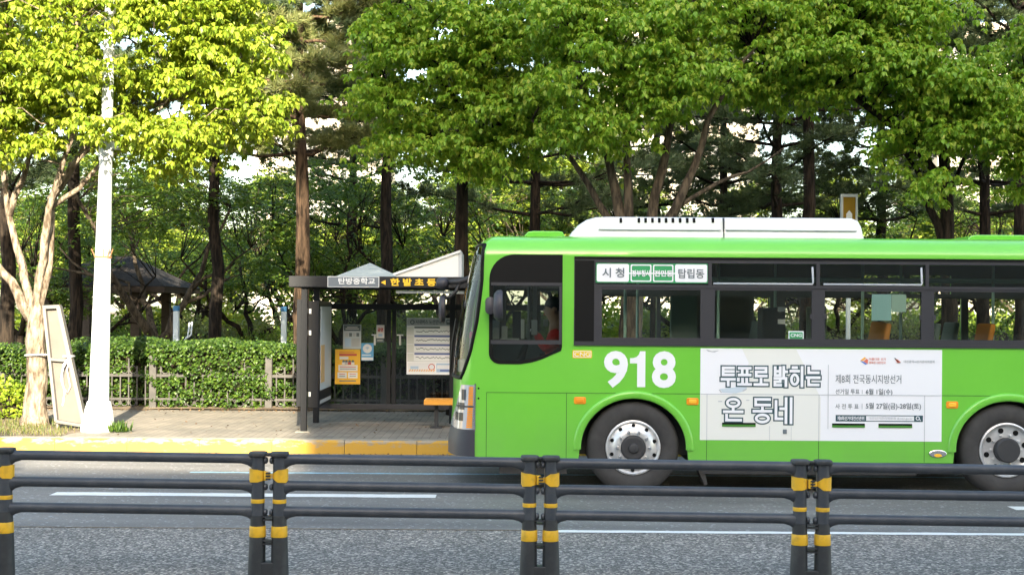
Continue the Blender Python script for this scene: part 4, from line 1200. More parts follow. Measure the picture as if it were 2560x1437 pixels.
for s_ in (-1, 1):
    i = len(N); y = dY + s_ * .20
    N += [(dX - .01, y, dZ + .46, .055), (dX - .13, y + s_ * .04, dZ + .27, .045), (bx(1342), dY + s_ * .15, bz(836), .033), (bx(1336), dY + s_ * .14, bz(832), .035)]
    Eg += [(2, i), (i, i + 1), (i + 1, i + 2), (i + 2, i + 3)]
    j = len(J); J += [(dX - .01, y, dZ + .455, .07), (dX - .13, y + s_ * .04, dZ + .27, .058), (bx(1343), dY + s_ * .15, bz(837), .044)]; Je += [(2, j), (j, j + 1), (j + 1, j + 2)]
    k = len(T_); T_ += [(dX - .03, dY + s_ * .10, dZ + .09, .095), (dX - .42, dY + s_ * .13, dZ + .10, .075), (dX - .46, dY + s_ * .13, dZ - .28, .055)]; Te += [(0, k), (k, k + 1), (k + 1, k + 2)]
    i = len(N); N += [(dX - .03, dY + s_ * .10, dZ + .09, .08), (dX - .42, dY + s_ * .13, dZ + .10, .06), (dX - .46, dY + s_ * .13, dZ - .33, .045), (dX - .60, dY + s_ * .13, dZ - .37, .045)]; Eg += [(0, i), (i, i + 1), (i + 1, i + 2), (i + 2, i + 3)]
    hx, hy, hz = bx(1336), dY + s_ * .14, bz(832)
    HN = [(hx + .02, hy, hz, .030), (hx - .03, hy, hz, .034)]; HE = [(0, 1)]
    for f in range(4):
        q_ = len(HN); oy = (f - 1.5) * .019; L = (.058, .066, .062, .050)[f]
        HN += [(hx - .055, hy + oy, hz + .012, .0095), (hx - .055 - L * .5, hy + oy, hz - .008, .009), (hx - .045 - L * .35, hy + oy, hz - .035, .008)]; HE += [(1, q_), (q_, q_ + 1), (q_ + 1, q_ + 2)]
    q_ = len(HN); HN += [(hx - .01, hy - s_ * .035, hz - .012, .011), (hx - .04, hy - s_ * .045, hz - .03, .009)]; HE += [(0, q_), (q_, q_ + 1)]
    hands.append((HN, HE))
body = skinned("body", N, Eg, MATS["skin"], drv)
skinned("jacket", J, Je, MATS["red_cloth"], drv); skinned("trousers", T_, Te, MATS["trousers_dark"], drv)
for HN, HE in hands: skinned("glove", HN, HE, MATS["glove_white"], drv, 1)
b = MB(); hc = Vector((dX - .045, dY, dZ + .755)); rs = []
for k in range(8):
    a = math.pi / 2 * k / 7; rs.append([(hc.x + .012 + .112 * math.cos(a) * math.cos(p), hc.y + .108 * math.cos(a) * math.sin(p), hc.z + .01 + .115 * math.sin(a) - (.05 if math.cos(p) > .1 and k == 0 else 0)) for p in np.linspace(0, 6.283, 20, endpoint=False)])
b.rings(rs); b.build("hair", MATS["hair_black"], drv, smooth=True)
for s_ in (-1, 1):
    b = MB(); b.lathe((hc.x - .098, hc.y + s_ * .034, hc.z - .015), [(.013, .006), (.010, -.004), (.0, -.007)], 10, axis='x'); b.build("eye", MATS["hair_black"], drv, smooth=True)
    b = MB(); b.lathe((hc.x + .01, hc.y + s_ * .10, hc.z - .025), [(.028, -.0), (.030, s_ * .010), (.018, s_ * .018), (.0, s_ * .018)], 12, axis='y'); b.build("ear", MATS["skin"], drv, smooth=True)
b = MB(); b.box(hc.x - .108, hc.x - .09, hc.y - .025, hc.y + .025, hc.z - .088, hc.z - .078); b.build("mouth", MATS["red_cloth"], drv, bevel=.003)

# ================================================================== the guard rail on the median
mat("plastic_slate", (0.038, 0.044, 0.054), 0.42, col2=(0.072, 0.076, 0.083), scale=7, detail=8, lo=.45, hi=.8)
mat("plastic_black", (0.022, 0.024, 0.026), 0.55, col2=(0.06, 0.06, 0.058), scale=6, detail=8, lo=.48, hi=.85)
mat("band_yellow", (0.70, 0.40, 0.02), 0.42, col2=(0.46, 0.27, 0.03), scale=16, detail=8, lo=.52, hi=.78)
ZR = 9.7
def rx(x): return (x - HX) * ZR / F
def rz(y, x=675): return W(x, y, ZR).z
z_cap, z_cap0 = rz(1124), rz(1140)
z_r = [rz(1146), rz(1212), rz(1276)]
z_up = rz(1287)
def dip(X): return -.008 * (X - rx(675))      # the road falls gently to the right
def post_geo(b, X, z0, z1, r=.054): b.lathe((X, ZR, 0), [(r, z0), (r, z1)], 28, axis='z')
def section(xa, xb, label, side):
    Xa, Xb = rx(xa), rx(xb)
    dz = dip((Xa + Xb) / 2); sl = -.008
    t = thing("barrier_section", ((Xa + Xb) / 2, ZR, 0), label, "barrier", "linked barrier sections on the median")
    for X, s in ((Xa, 1), (Xb, -1)):
        d = dip(X)
        p = MB(); p.lathe((X, ZR, d), [(.0490, z_up - .02), (.0490, z_cap0 + .004)], 28, axis='z'); po = p.build("post", MATS["plastic_slate"], t, smooth=40)
        p = MB(); p.lathe((X, ZR, d), [(.0500, rz(1256)), (.0512, rz(1254)), (.0512, rz(1248)), (.0500, rz(1246))], 28, axis='z'); p.build("thin_band", MATS["band_yellow"], po, smooth=40)
        # the hooked yellow strap: broad round the post, waisted towards the neighbour
        p = MB(); zc_ = rz(1187.5) + d; rs = []
        for k, a in enumerate(np.linspace(-10, 190, 26)):
            ca = math.cos(R(a)); q = max(0, -s * ca)            # q grows on the side facing the next section
            hh = .046 - (.012 if s < 0 else .030) * min(1, max(0, (q - .1) / .75)) if q > .1 else .046 + .006 * max(0, s * ca) ** 3
            rr_ = .0530 + .008 * max(0, s * ca) ** 4
            rs.append([(X + r2 * ca, ZR - r2 * math.sin(R(a)), zc_ + e) for r2, e in ((rr_ - .004, -hh), (rr_ + .002, -hh), (rr_ + .002, hh), (rr_ - .004, hh))])
        p.rings(rs); ho = p.build("strap", MATS["band_yellow"], t, smooth=45)
        p = MB(); L = .052 if s < 0 else .04; xs0 = X - s * .052; xs1 = X - s * (.052 + .028)
        hh = .034 if s < 0 else .018
        p.box(min(xs0, xs1), max(xs0, xs1), ZR - .05, ZR - .03, zc_ - hh, zc_ + hh); p.build("strap_tongue", MATS["band_yellow"], ho, bevel=.004)
        if s < 0:
            for e in (-.022, 0, .022):
                q0 = X + .066; p = MB(); p.box(q0, q0 + .034, ZR - .056, ZR - .044, zc_ + e - .006, zc_ + e + .006); p.build("strap_rib", MATS["plastic_black"], ho)
        # cap
        p = MB(); p.prism(rrect(X - .066 if s > 0 else X - .066, X + .066, ZR - .066, ZR + .066, .045), z_cap0 + d, z_cap0 + d + .034, axis='z')
        co = p.build("post_cap", MATS["plastic_black"], t, bevel=.008, smooth=40)
        p = MB(); w0, w1 = (X - s * .03, X - s * .105); p.box(min(w0, w1), max(w0, w1), ZR - .025 + .004 * s, ZR + .025 + .004 * s, z_cap0 + d + .004 - .002 * s, z_cap0 + d + .024 - .002 * s); p.build("cap_link", MATS["plastic_black"], co, bevel=.006)
        # rounded hinge bosses between the twin posts
        for zz in (rz(1150), rz(1216), rz(1279)):
            p = MB(); p.lathe((X - s * .05, ZR - .005, zz + d), [(.026, .0), (.025, -s * .014), (.016, -s * .022), (.0, -s * .024)], 16, axis='x'); p.build("boss", MATS["plastic_slate"], po, smooth=40)
    for z0 in z_r:
        p = MB(); rs = []
        n = 40
        for k in range(n + 1):
            u = k / n
            e = min(u, 1 - u) * (Xb - Xa)
            X = Xa + .03 + (Xb - Xa - .06) * u
            g = max(0, 1 - (e / .11)); drop = .045 * g ** 2.2
            hr = .037
            ring = []
            for a in np.linspace(0, 2 * math.pi, 16, endpoint=False):
                zz = math.sin(a) * hr
                if zz < 0: zz -= drop * abs(math.sin(a))
                ring.append((X, ZR + math.cos(a) * hr * .95, z0 + dip(X) + zz))
            rs.append(ring)
        p.rings(rs); p.build("rail", MATS["plastic_slate"], t, smooth=50)
    return t
section(17, 648, "slate grey three-rail barrier section at the left, in front of the white pole", 0)
section(702, 1327, "slate grey three-rail barrier section in front of the bus shelter and bus nose", 0)
section(1380, 2003, "slate grey three-rail barrier section in front of the bus front wheel", 0)
section(2060, 2685, "slate grey three-rail barrier section in front of the bus rear wheel", 0)
section(-664, -35, "slate grey three-rail barrier section cut off by the left edge", 0)
def foot(xa, xb, label):
    Xa, Xb = rx(xa), rx(xb); d = dip((Xa + Xb) / 2)
    t = thing("barrier_block", ((Xa + Xb) / 2, ZR, 0), label, "barrier base", "black twin bases carrying the barrier sections")
    for X, s in ((Xa, 1), (Xb, -1)):
        p = MB()
        w = .080
        rs = []
        for z, r_, off in ((0.0, .082, .015), (.015, .082, .015), (.02, .066, .006), (rz(1345) + d, .0590, 0.002), (rz(1310) + d, .0545, 0.0), (z_up + d, .0535, 0.0), (z_up + d + .004, .046, 0.0)):
            rs.append([(X - s * off + r_ * math.cos(a), ZR + r_ * math.sin(a), z) for a in np.linspace(0, 2 * math.pi, 28, endpoint=False)])
        p.rings(rs); so = p.build("socket", MATS["plastic_black"], t, smooth=35)
        p = MB(); zz0, zz1 = rz(1340) + d, rz(1313) + d
        r0 = .0605; r1 = .0575
        p.lathe((X, ZR, 0), [(r0, zz0), (r0 + .001, zz0 + .003), (r1 + .001, zz1 - .003), (r1, zz1)], 28, axis='z'); p.build("wide_band", MATS["band_yellow"], so, smooth=40)
    for y in (1289, 1297, 1349, 1357): 
        p = MB(); p.box(Xa + .045, Xb - .045, ZR - .045, ZR + .02, rz(y + 2) + d, rz(y - 2) + d); p.build("link_rib", MATS["plastic_black"], t)
    p = MB(); p.box(Xa + .03, Xb - .03, ZR - .05, ZR + .05, .0, rz(1403) + d); p.build("web", MATS["plastic_black"], t, bevel=.006)
    return t
foot(648, 702, "black twin-socket barrier base with yellow bands between white pole and shelter")
foot(1327, 1380, "black twin-socket barrier base with yellow bands below the bus cab window")
foot(2003, 2060, "black twin-socket barrier base with yellow bands below the bus advert")
foot(-35, 17, "black twin-socket barrier base with yellow bands at the left edge")

# ================================================================== the bus shelter
mat("shelter_black", (0.012, 0.0125, 0.0145), 0.45, spec=.3)
mat("sign_slate", (0.13, 0.15, 0.17), 0.5)
mat("sign_white", (0.72, 0.72, 0.70), 0.5)
mat("sign_yellow", (0.85, 0.50, 0.02), 0.5)
mat("board_ochre", (0.26, 0.15, 0.012), 0.7, spec=.2)
mat("poly_grey", (0.33, 0.37, 0.36), 0.35, col2=(0.46, 0.50, 0.49), scale=3.2, detail=8, bump=0.05, bscale=5)
mat("panel_white", (0.72, 0.70, 0.66), 0.6)
mat("bench_orange", (0.86, 0.37, 0.04), 0.5, col2=(0.78, 0.32, 0.035), scale=10)
mat("poster_yellow", (0.85, 0.48, 0.03), 0.5)
mat("map_white", (0.90, 0.90, 0.90), 0.6)
mat("poster_ochre", (0.55, 0.36, 0.16), 0.5)
mat("poster_blue", (0.12, 0.40, 0.70), 0.5)
mat("poster_greyblue", (0.50, 0.56, 0.60), 0.5)
mat("poster_navy", (0.08, 0.13, 0.36), 0.5)
mat("poster_dark", (0.10, 0.13, 0.14), 0.5)
mat("poster_red", (0.55, 0.07, 0.06), 0.5)
mat("poster_lightblue", (0.42, 0.56, 0.72), 0.5)
glass_mat("glass_dusty", (0.72, 0.76, 0.74), 0.08)
ZF, ZK = 19.4, 21.0         # front and back of the shelter
def S(x, y, Z=ZF): p = W(x, y, Z); return p
def sx(x, y, Z=ZF): return W(x, y, Z).x
def sz(y, x, Z=ZF): return W(x, y, Z).z
G = KH
sh = thing("bus_shelter", (sx(900, 1080), ZF + .8, G), "dark bus shelter with the yellow stop name on its fascia, ahead of the bus", "bus shelter")
xl, xrr = sx(725, 700), sx(1420, 700)
zt0, zt1 = sz(719, 900), sz(691, 900)
b = MB(); b.box(xl, xrr, ZF - .12, ZF - .06, zt0, zt1); fa = b.build("fascia", MATS["shelter_black"], sh, bevel=.01)
b = MB(); b.box(xl, xl + .06, ZF - .06, ZK + .25, zt0, zt1); b.box(xrr - .06, xrr, ZF - .06, ZK + .25, zt0, zt1); b.box(xl, xrr, ZK + .25, ZK + .31, zt0, zt1); b.build("roof_frame", MATS["shelter_black"], sh)
b = MB(); b.box(xl + .06, xrr - .06, ZF - .06, ZK + .25, zt1 - .03, zt1 - .012); b.build("roof_sheet", MATS["glass_dusty"], sh)
b = MB(); b.box(sx(990, 727), sx(1160, 727), ZF + .02, ZF + .10, sz(733, 1000), sz(726, 1000)); b.build("roof_light", MATS["print_lightgrey"], sh)
def fpanel(x0, x1, y0, y1, m, name, dy=.002, Z=ZF - .12, parent=None, r=.004):
    return plate(name, rrect(sx(x0, y0, Z), sx(x1, y0, Z), sz(y1, (x0 + x1) / 2, Z), sz(y0, (x0 + x1) / 2, Z), r), [], Z - dy, .002, MATS[m], parent)
np_ = fpanel(819, 948, 691, 718, "sign_white", "name_sign", parent=sh)
fpanel(820.5, 946.5, 692.5, 716.5, "sign_slate", "sign_field", .0045, parent=np_)
Zs = ZF - .12
def ftext(s, x0, x1, y0, y1, m, parent, Z=Zs, dy=.005, bold=.02): lettering("sign_lettering", s, sx(x0, y0, Z), sx(x1, y0, Z), sz(y1, (x0 + x1) / 2, Z), sz(y0, (x0 + x1) / 2, Z), Z - dy, MATS[m], parent, bold=bold)
ftext("탄방중학교", 846, 938, 694.5, 710.5, "sign_white", np_)
ftext("한 밭 초 등", 976, 1090, 696, 715, "sign_yellow", fa, bold=.035)
MB().prism([(sx(952, 705, Zs), sz(706, 952, Zs)), (sx(964, 705, Zs), sz(712, 964, Zs)), (sx(964, 705, Zs), sz(700, 964, Zs))], Zs - .004, Zs - .001).build("sign_arrow", MATS["sign_yellow"], fa)
# posts
px0, px1 = sx(753, 900), sx(768, 900)
b = MB(); b.box(px0, px1, ZF - .04, ZF + .05, G, zt0); po = b.build("post", MATS["shelter_black"], sh, bevel=.006)
b = MB(); b.box(px0 - .07, px1 + .05, ZF - .09, ZF + .10, G - .005, G + .015); b.build("foot_plate", MATS["kerb_concrete"], po)
bxk = sx(790, 1050, ZK)
for X in (bxk, sx(1130, 1050, ZK), sx(1400, 1000, ZK)):
    b = MB(); b.box(X - .045, X + .045, ZK - .04, ZK + .05, G, zt0); b.build("post", MATS["shelter_black"], sh, bevel=.006)
b = MB(); b.box(xrr - .12, xrr - .03, ZF - .04, ZF + .05, G, zt0); b.build("post", MATS["shelter_black"], sh, bevel=.006)
# side case with a lit poster, standing across the end
cx_a = sx(770, 900, ZF + .1)
zc0, zc1 = sz(1020, 775), sz(752, 775)
b = MB(); b.box(cx_a, cx_a + .16, ZF + .08, ZK - .12, zc0, zc1); cs = b.build("poster_case", MATS["shelter_black"], sh, bevel=.01)
b = MB(); b.box(cx_a + .163, cx_a + .168, ZF + .22, ZK - .24, zc0 + .25, zc1 - .08); pg = b.build("case_poster", MATS["poster_greyblue"], cs)
b = MB(); b.box(cx_a + .169, cx_a + .173, ZF + .24, ZF + .62, zc0 + .36, zc0 + .92); b.build("case_picture", MATS["poster_ochre"], pg)
b = MB(); b.box(cx_a + .163, cx_a + .168, ZF + .22, ZK - .24, zc0 + .05, zc0 + .10); b.build("case_stripe", MATS["print_lightgrey"], cs)
b = MB(); b.box(px0 - .09, px0 - .02, ZF + .12, ZF + .55, sz(1018, 745), sz(748, 745)); b.build("case_shutter", MATS["shelter_black"], cs, bevel=.006)
for y in (776, 830, 984): 
    b = MB(); b.box(px1 + .012, px1 + .045, ZF + .06, ZF + .079, sz(y + 8, 778), sz(y - 4, 778)); b.build("case_latch", MATS["sign_white"], cs, bevel=.004)
# back wall
zk = lambda y, x=900: sz(y, x, ZK)
xk = lambda x: sx(x, 900, ZK)
xe = sx(1420, 900, ZK)
b = MB(); b.box(bxk + .046, xe, ZK - .03, ZK + .03, zk(774), zk(759)); b.build("top_beam", MATS["shelter_black"], sh, bevel=.006)
b = MB(); b.box(bxk + .046, xe, ZK - .03, ZK + .03, zk(1021), zk(1009)); b.build("bottom_beam", MATS["frame_grey"], sh, bevel=.006)
for a, e in ((967, 977), (980, 990), (1280, 1302)):
    b = MB(); b.box(xk(a), xk(e), ZK - .028, ZK + .028, zk(1008.5), zk(774.5)); b.build("mullion", MATS["shelter_black"], sh, bevel=.004)
b = MB(); b.box(xk(942), xk(947), ZK + .9, ZK + .93, G, zk(774)); 
for a, e in ((bxk + .05, xk(966)), (xk(991), xk(1279)), (xk(1303), xe)):
    b = MB(); b.box(a, e, ZK - .006, ZK + .004, zk(1008.5), zk(774.5)); b.build("back_pane", MATS["glass_dusty"], sh)
for x, y in ((937, 846), (1000, 846)):
    b = MB(); b.box(xk(x) - .014, xk(x) + .014, ZK - .04, ZK - .01, zk(y + 16), zk(y - 9)); b.box(xk(x) - .05, xk(x) + .05, ZK - .04, ZK - .011, zk(y - 8), zk(y - 11)); b.build("glass_clip", MATS["sign_white"], sh)
# posters on the glass
ZP = ZK - .012
def pp(x0, x1, y0, y1, m, name, parent, dy=0.0): return fpanel(x0, x1, y0, y1, m, name, dy, ZP, parent, .002)
def ptext(s, x0, x1, y0, y1, m, parent, dy=.005, bold=.02): ftext(s, x0, x1, y0, y1, m, parent, ZP, dy, bold)
t_ = pp(1017, 1137, 795, 936, "map_white", "route_map", sh)
pp(1018, 1136, 796, 814, "print_lightgrey", "map_header", t_, .0025)
ptext("시내버스 노선안내도", 1039, 1112, 799, 810, "poster_dark", t_, .005)
plate("map_emblem", oval(sx(1031, 804, ZP), sz(805, 1031, ZP), .036, .036), [oval(sx(1031, 804, ZP), sz(805, 1031, ZP), .022, .022)], ZP - .005, .002, MATS["poster_dark"], t_)
plate("map_emblem", rrect(sx(1116, 804, ZP), sx(1126, 804, ZP), sz(811, 1120, ZP), sz(799, 1120, ZP), .01), [rrect(sx(1118, 804, ZP), sx(1124, 804, ZP), sz(806, 1120, ZP), sz(801, 1120, ZP), .004)], ZP - .005, .002, MATS["poster_dark"], t_)
rng = random.Random(5)
for k, y in enumerate((816, 838, 860, 882)):
    pp(1036, 1136 if k else 1100, y, y + 4.5, "poster_navy" if k else "poster_dark", "map_stripe", t_, .0025)
    pp(1018, 1034.5, y + 1, y + 20, "vinyl_pale", "map_inset", t_, .0025)
    pp(1018, 1136, y + 20.5, y + 21.2, "print_lightgrey", "map_rule", t_, .0025)
    b = MB(); x = 1040
    pts = []
    while x < 1132: pts.append((x, y + 12 + rng.uniform(-2.2, 2.2))); x += 3
    for (p0, p1) in zip(pts, pts[1:]): b.prism([(sx(p0[0], 800, ZP), sz(p0[1] - .8, 1080, ZP)), (sx(p1[0], 800, ZP), sz(p1[1] - .8, 1080, ZP)), (sx(p1[0], 800, ZP), sz(p1[1] + .9, 1080, ZP)), (sx(p0[0], 800, ZP), sz(p0[1] + .9, 1080, ZP))], ZP - .004, ZP - .0028)
    b.build("map_route_line", MATS["print_grey"], t_)
pp(1020, 1088, 907, 930, "white_vinyl", "map_notice", t_, .0025); pp(1091, 1126, 908, 930, "poster_lightblue", "map_notice", t_, .0025); pp(1092.5, 1124.5, 912, 922, "white_vinyl", "map_notice", t_, .005)
pp(1100, 1124, 924, 928, "poster_navy", "map_stripe", t_, .005); pp(1026, 1046, 915, 922, "poster_lightblue", "map_bus_picture", t_, .005)
b = MB()
for k in range(11): b.prism([(sx(1022 + k * 6, 925, ZP), sz(928, 1060, ZP)), (sx(1025 + k * 6, 925, ZP), sz(928, 1060, ZP)), (sx(1028 + k * 6, 925, ZP), sz(923, 1060, ZP)), (sx(1025 + k * 6, 925, ZP), sz(923, 1060, ZP))], ZP - .0065, ZP - .005)
b.build("map_hazard_stripe", MATS["logo_orange"], t_)
plate("no_smoking_mark", oval(sx(1079, 918, ZP), sz(917, 1079, ZP), .052, .052), [oval(sx(1079, 918, ZP), sz(917, 1079, ZP), .040, .040)], ZP - .005, .002, MATS["poster_red"], t_)
t_ = pp(838, 901, 873, 960, "poster_yellow", "yellow_poster", sh)
pp(848, 892, 884, 889, "poster_red", "poster_line", t_, .0025); pp(849, 871, 891, 898, "paper_white", "poster_line", t_, .0025); pp(848, 886, 880, 881.5, "poster_red", "poster_line", t_, .0025)
for x, m in ((859, "paper_white"), (866, "print_lightgrey"), (874, "poster_red"), (882, "paper_white")):
    plate("poster_figure", oval(sx(x, 902, ZP), sz(903, x, ZP), .022, .022, 10), [], ZP - .0025, .002, MATS["poster_dark"], t_); pp(x - 4, x + 4, 905, 911, m, "poster_figure", t_, .004)
for (x0, x1, y0, y1) in ((846, 894, 912, 927), (844, 867, 930, 945), (870, 894, 930, 945)): 
    q_ = pp(x0, x1, y0, y1, "paper_white", "poster_box", t_, .0045)
    for k in range(2): pp(x0 + 4, x1 - 4, y0 + 4 + k * 5, y0 + 5.6 + k * 5, "poster_red" if k == 0 else "print_grey", "poster_line", q_, .0065)
pp(848, 890, 950, 953, "print_grey", "poster_line", t_, .0025)
t_ = pp(858, 903, 811, 872, "poster_greyblue", "grey_poster", sh); pp(859.5, 901.5, 812, 827, "poster_dark", "poster_field", t_, .0025); pp(868, 894, 817, 818.6, "paper_white", "poster_line", t_, .005); pp(864, 898, 821, 822.6, "paper_white", "poster_line", t_, .005)
for k in range(4): pp(864 + k * 9, 871 + k * 9, 832, 841, "print_grey" if k % 2 else "print_lightgrey", "poster_picture", t_, .0025)
pp(862, 877, 845, 866, "poster_lightblue", "poster_field", t_, .0025); pp(879, 899, 845, 866, "print_lightgrey", "poster_field", t_, .0025)
t_ = pp(903, 934, 857, 901, "poster_blue", "blue_poster", sh); plate("poster_disc", oval(sx(918.5, 870, ZP), sz(871, 918, ZP), .072, .072), [], ZP - .0025, .002, MATS["white_vinyl"], t_)
for r_ in (.045, .030, .015):
    arc = [(sx(918.5, 870, ZP) + r_ * math.cos(R(a)), sz(874, 918, ZP) + r_ * math.sin(R(a))) for a in np.linspace(45, 135, 9)] + [(sx(918.5, 870, ZP) + (r_ - .007) * math.cos(R(a)), sz(874, 918, ZP) + (r_ - .007) * math.sin(R(a))) for a in np.linspace(135, 45, 9)]
    plate("poster_wave", arc, [], ZP - .005, .002, MATS["poster_blue"], t_)
pp(905, 928, 886, 888.5, "white_vinyl", "poster_line", t_, .0025); pp(904, 933, 893, 900, "white_vinyl", "poster_line", t_, .0025)
t_ = pp(941, 961, 812, 845, "paper_white", "small_notice", sh); ptext("금연", 944, 958, 819, 829, "poster_red", t_, .004, .05); pp(946, 956, 834, 841, "poster_lightblue", "poster_picture", t_, .0025)
t_ = pp(940, 960, 846, 856, "poster_dark", "small_plate", sh); pp(943, 957, 850, 851.5, "sign_white", "poster_line", t_, .0025)
# the roof's peaked sheet and its pale raised wing
Zr = ZF + .75
b = MB(); a0, a1, ap = S(845, 693, Zr), S(1005, 693, Zr), S(925, 657, Zr)
zb_ = zt1 - .01
i = b.add([(a0.x, Zr - .55, zb_), (a1.x, Zr - .55, zb_), (a1.x, Zr + .75, zb_), (a0.x, Zr + .75, zb_), (ap.x, Zr, ap.z)])
for f_ in ((0, 1, 4), (1, 2, 4), (2, 3, 4), (3, 0, 4), (3, 2, 1, 0)): b.face([i + k for k in f_])
b.build("roof_peak", MATS["poly_grey"], sh)
Zw = ZF + .55
w0, w1, w2 = S(985, 692, Zw), S(1146, 631, Zw), S(1146, 692, Zw)
b = MB(); b.prism([(w0.x, zb_), (w2.x, zb_), (w1.x, w1.z), (w0.x, w0.z + .01)], Zw, Zw + .9); wo = b.build("roof_wing", MATS["panel_white"], sh)
b = MB(); dd = .03; b.prism([(w0.x - .02, w0.z + .012), (w1.x + .03, w1.z), (w1.x + .03, w1.z + .035), (w0.x - .02, w0.z + .05)], Zw - .03, Zw + .93); b.build("wing_edge", MATS["panel_white"], wo)
b = MB(); b.box(w1.x + .001, w1.x + .05, Zw + .02, Zw + .9, zb_, w1.z - .001); b.build("wing_side", MATS["print_lightgrey"], wo)
# bench
bn = thing("bench", (sx(1095, 1050, 20.3), 20.3, G), "orange slatted bench on grey legs inside the bus shelter", "bench")
Zq = 20.3
b0, b1 = sx(1062, 1000, Zq), sx(1062, 1000, Zq) + 1.5
for k in range(4):
    y0 = Zq - .19 + k * .10; b = MB(); b.box(b0, b1, y0, y0 + .085, G + .40, G + .44); b.build("slat", MATS["bench_orange"], bn, bevel=.008)
b = MB(); b.box(b0, b1, Zq - .205, Zq - .192, G + .36, G + .435); b.build("front_board", MATS["bench_orange"], bn)
for X in (b0 + .18, b1 - .18):
    b = MB(); b.box(X - .03, X + .03, Zq - .03, Zq + .03, G, G + .36); b.box(X - .025, X + .025, Zq - .19, Zq + .19, G + .362, G + .398); b.box(X - .09, X + .09, Zq - .12, Zq + .12, G, G + .012); b.build("leg", MATS["dark_metal"], bn)

# ================================================================== street lamp pole, leaning frame
mat("pole_white", (0.66, 0.68, 0.68), 0.45, col2=(0.74, 0.75, 0.74), scale=2)
mat("pole_grey", (0.42, 0.45, 0.46), 0.5, col2=(0.50, 0.53, 0.53), scale=3)
mat("rust", (0.20, 0.08, 0.03), 0.8, col2=(0.32, 0.16, 0.07), scale=14)
mat("board_face", (0.10, 0.085, 0.07), 0.7, col2=(0.125, 0.107, 0.09), scale=2)
mat("alu", (0.145, 0.134, 0.12), 0.5)
mat("tape_white", (0.75, 0.74, 0.72), 0.7)
ZL = 19.3
pb = W(245, 1078, ZL)
lp = thing("street_lamp_pole", (pb.x, ZL, G), "tall white steel lamp pole on a flared octagonal foot by the kerb", "lamp pole")
lean = lambda z: pb.x + (z - G) * .022
def pr(z): return .150 - (z - G) * .0145
b = MB()
rs = []
for z, r in ((G, .235), (G + .10, .235), (G + .13, .215), (G + .30, .19), (G + .44, .155)):
    rs.append([(lean(z) + r * 1.05 * math.cos(2 * math.pi * (k + .5) / 8), ZL + r * math.sin(2 * math.pi * (k + .5) / 8), z) for k in range(8)])
b.rings(rs); b.build("flared_foot", MATS["pole_white"], lp)
b = MB(); b.box(pb.x + .03, pb.x + .10, ZL - .222, ZL - .20, G + .13, G + .24); b.build("access_door", MATS["pole_grey"], lp)
z1 = W(252, 645, ZL).z; z2 = W(258, 400, ZL).z; z3 = W(262, 352, ZL).z
b = MB(); b.tube([(lean(z), ZL, z) for z in (G + .40, z1)], [pr(G + .4), pr(z1)], 24); b.build("pole_shaft", MATS["pole_white"], lp, smooth=50)
b = MB(); b.tube([(lean(z), ZL, z) for z in (z1, z1 + .03)], [pr(z1) + .012, pr(z1) + .012], 24); rg = b.build("rusty_clamp", MATS["rust"], lp, smooth=50)
for a in (-70, -40, -15, 200): b = MB(); b.tube([(lean(z1) + pr(z1) * math.cos(R(a)), ZL + pr(z1) * math.sin(R(a)), z1 + .02), (lean(z1) + (pr(z1) + .05) * math.cos(R(a)), ZL + (pr(z1) + .05) * math.sin(R(a)), z1 + .13)], .008, 5); b.build("clamp_spike", MATS["rust"], rg)
b = MB(); b.tube([(lean(z), ZL, z) for z in (z1 + .03, z2, z3, 6.2, 8.6)], [pr(z1), pr(z2), pr(z3) - .004, .075, .06], 24); b.build("pole_shaft", MATS["pole_grey"], lp, smooth=50)
b = MB(); b.tube([(lean(z), ZL, z) for z in (z2 - .02, z2 + .02, z3 - .01, z3 + .01)], [pr(z2) + .004, pr(z2) + .014, pr(z3) + .014, pr(z3) + .005], 24); b.build("pole_sleeve", MATS["pole_grey"], lp, smooth=50)
c = W(285, 366, ZL); b = MB(); b.box(c.x - .10, c.x + .09, ZL - .06, ZL + .06, c.z - .05, c.z + .05); b.build("junction_box", MATS["pole_grey"], lp, bevel=.008)
b = MB(); b.tube([(lean(8.6), ZL, 8.55), (lean(8.6) + .1, ZL - .6, 8.95), (lean(8.6) + .15, ZL - 1.8, 9.1)], [.05, .045, .04], 12); ar = b.build("lamp_arm", MATS["pole_grey"], lp, smooth=True)
b = MB(); b.box(lean(8.6) - .0, lean(8.6) + .32, ZL - 2.5, ZL - 1.8, 9.04, 9.16); b.build("lamp_head", MATS["pole_grey"], ar, bevel=.04)

ZB2 = 19.75
def lb(x, y, Z): return W(x, y, Z)
fr = thing("leaning_frame", (W(170, 1055, ZB2).x, ZB2, G), "tapered grey metal sign frame leaning between tree trunk and white pole", "sign frame")
TL, TR, BR, BL = lb(112, 768, ZB2 + .25), lb(148, 766, ZB2 + .25), lb(213, 1064, ZB2 - .05), lb(142, 1052, ZB2 - .05)
def bar(p, q_, w, m, name, par=None, dep=.05):
    b = MB(); p, q_ = Vector(p), Vector(q_); d = (q_ - p).normalized(); u = Vector((0, 1, 0)); s_ = d.cross(u).normalized()
    r1 = [p + s_ * w + u * dep, p - s_ * w + u * dep, p - s_ * w - u * dep, p + s_ * w - u * dep]
    r2 = [x + (q_ - p) for x in r1]
    b.rings([r1, r2]); return b.build(name, MATS[m], par or fr, bevel=.004)
b = MB(); yb = Vector((0, .03, 0)); q1 = [TL, TR, BR, BL]; b.rings([[v + yb for v in q1], [v + yb * 1.6 for v in q1]]); b.build("board", MATS["board_face"], fr)
bar(TL, BL, .022, "alu", "side_rail"); bar(TR, BR, .030, "alu", "side_rail", dep=.06); bar(TL + Vector((-.02, 0, 0)), TR + Vector((.02, 0, 0)), .028, "alu", "top_rail", dep=.055)
bar(BL, BR, .022, "alu", "bottom_rail", dep=.055)
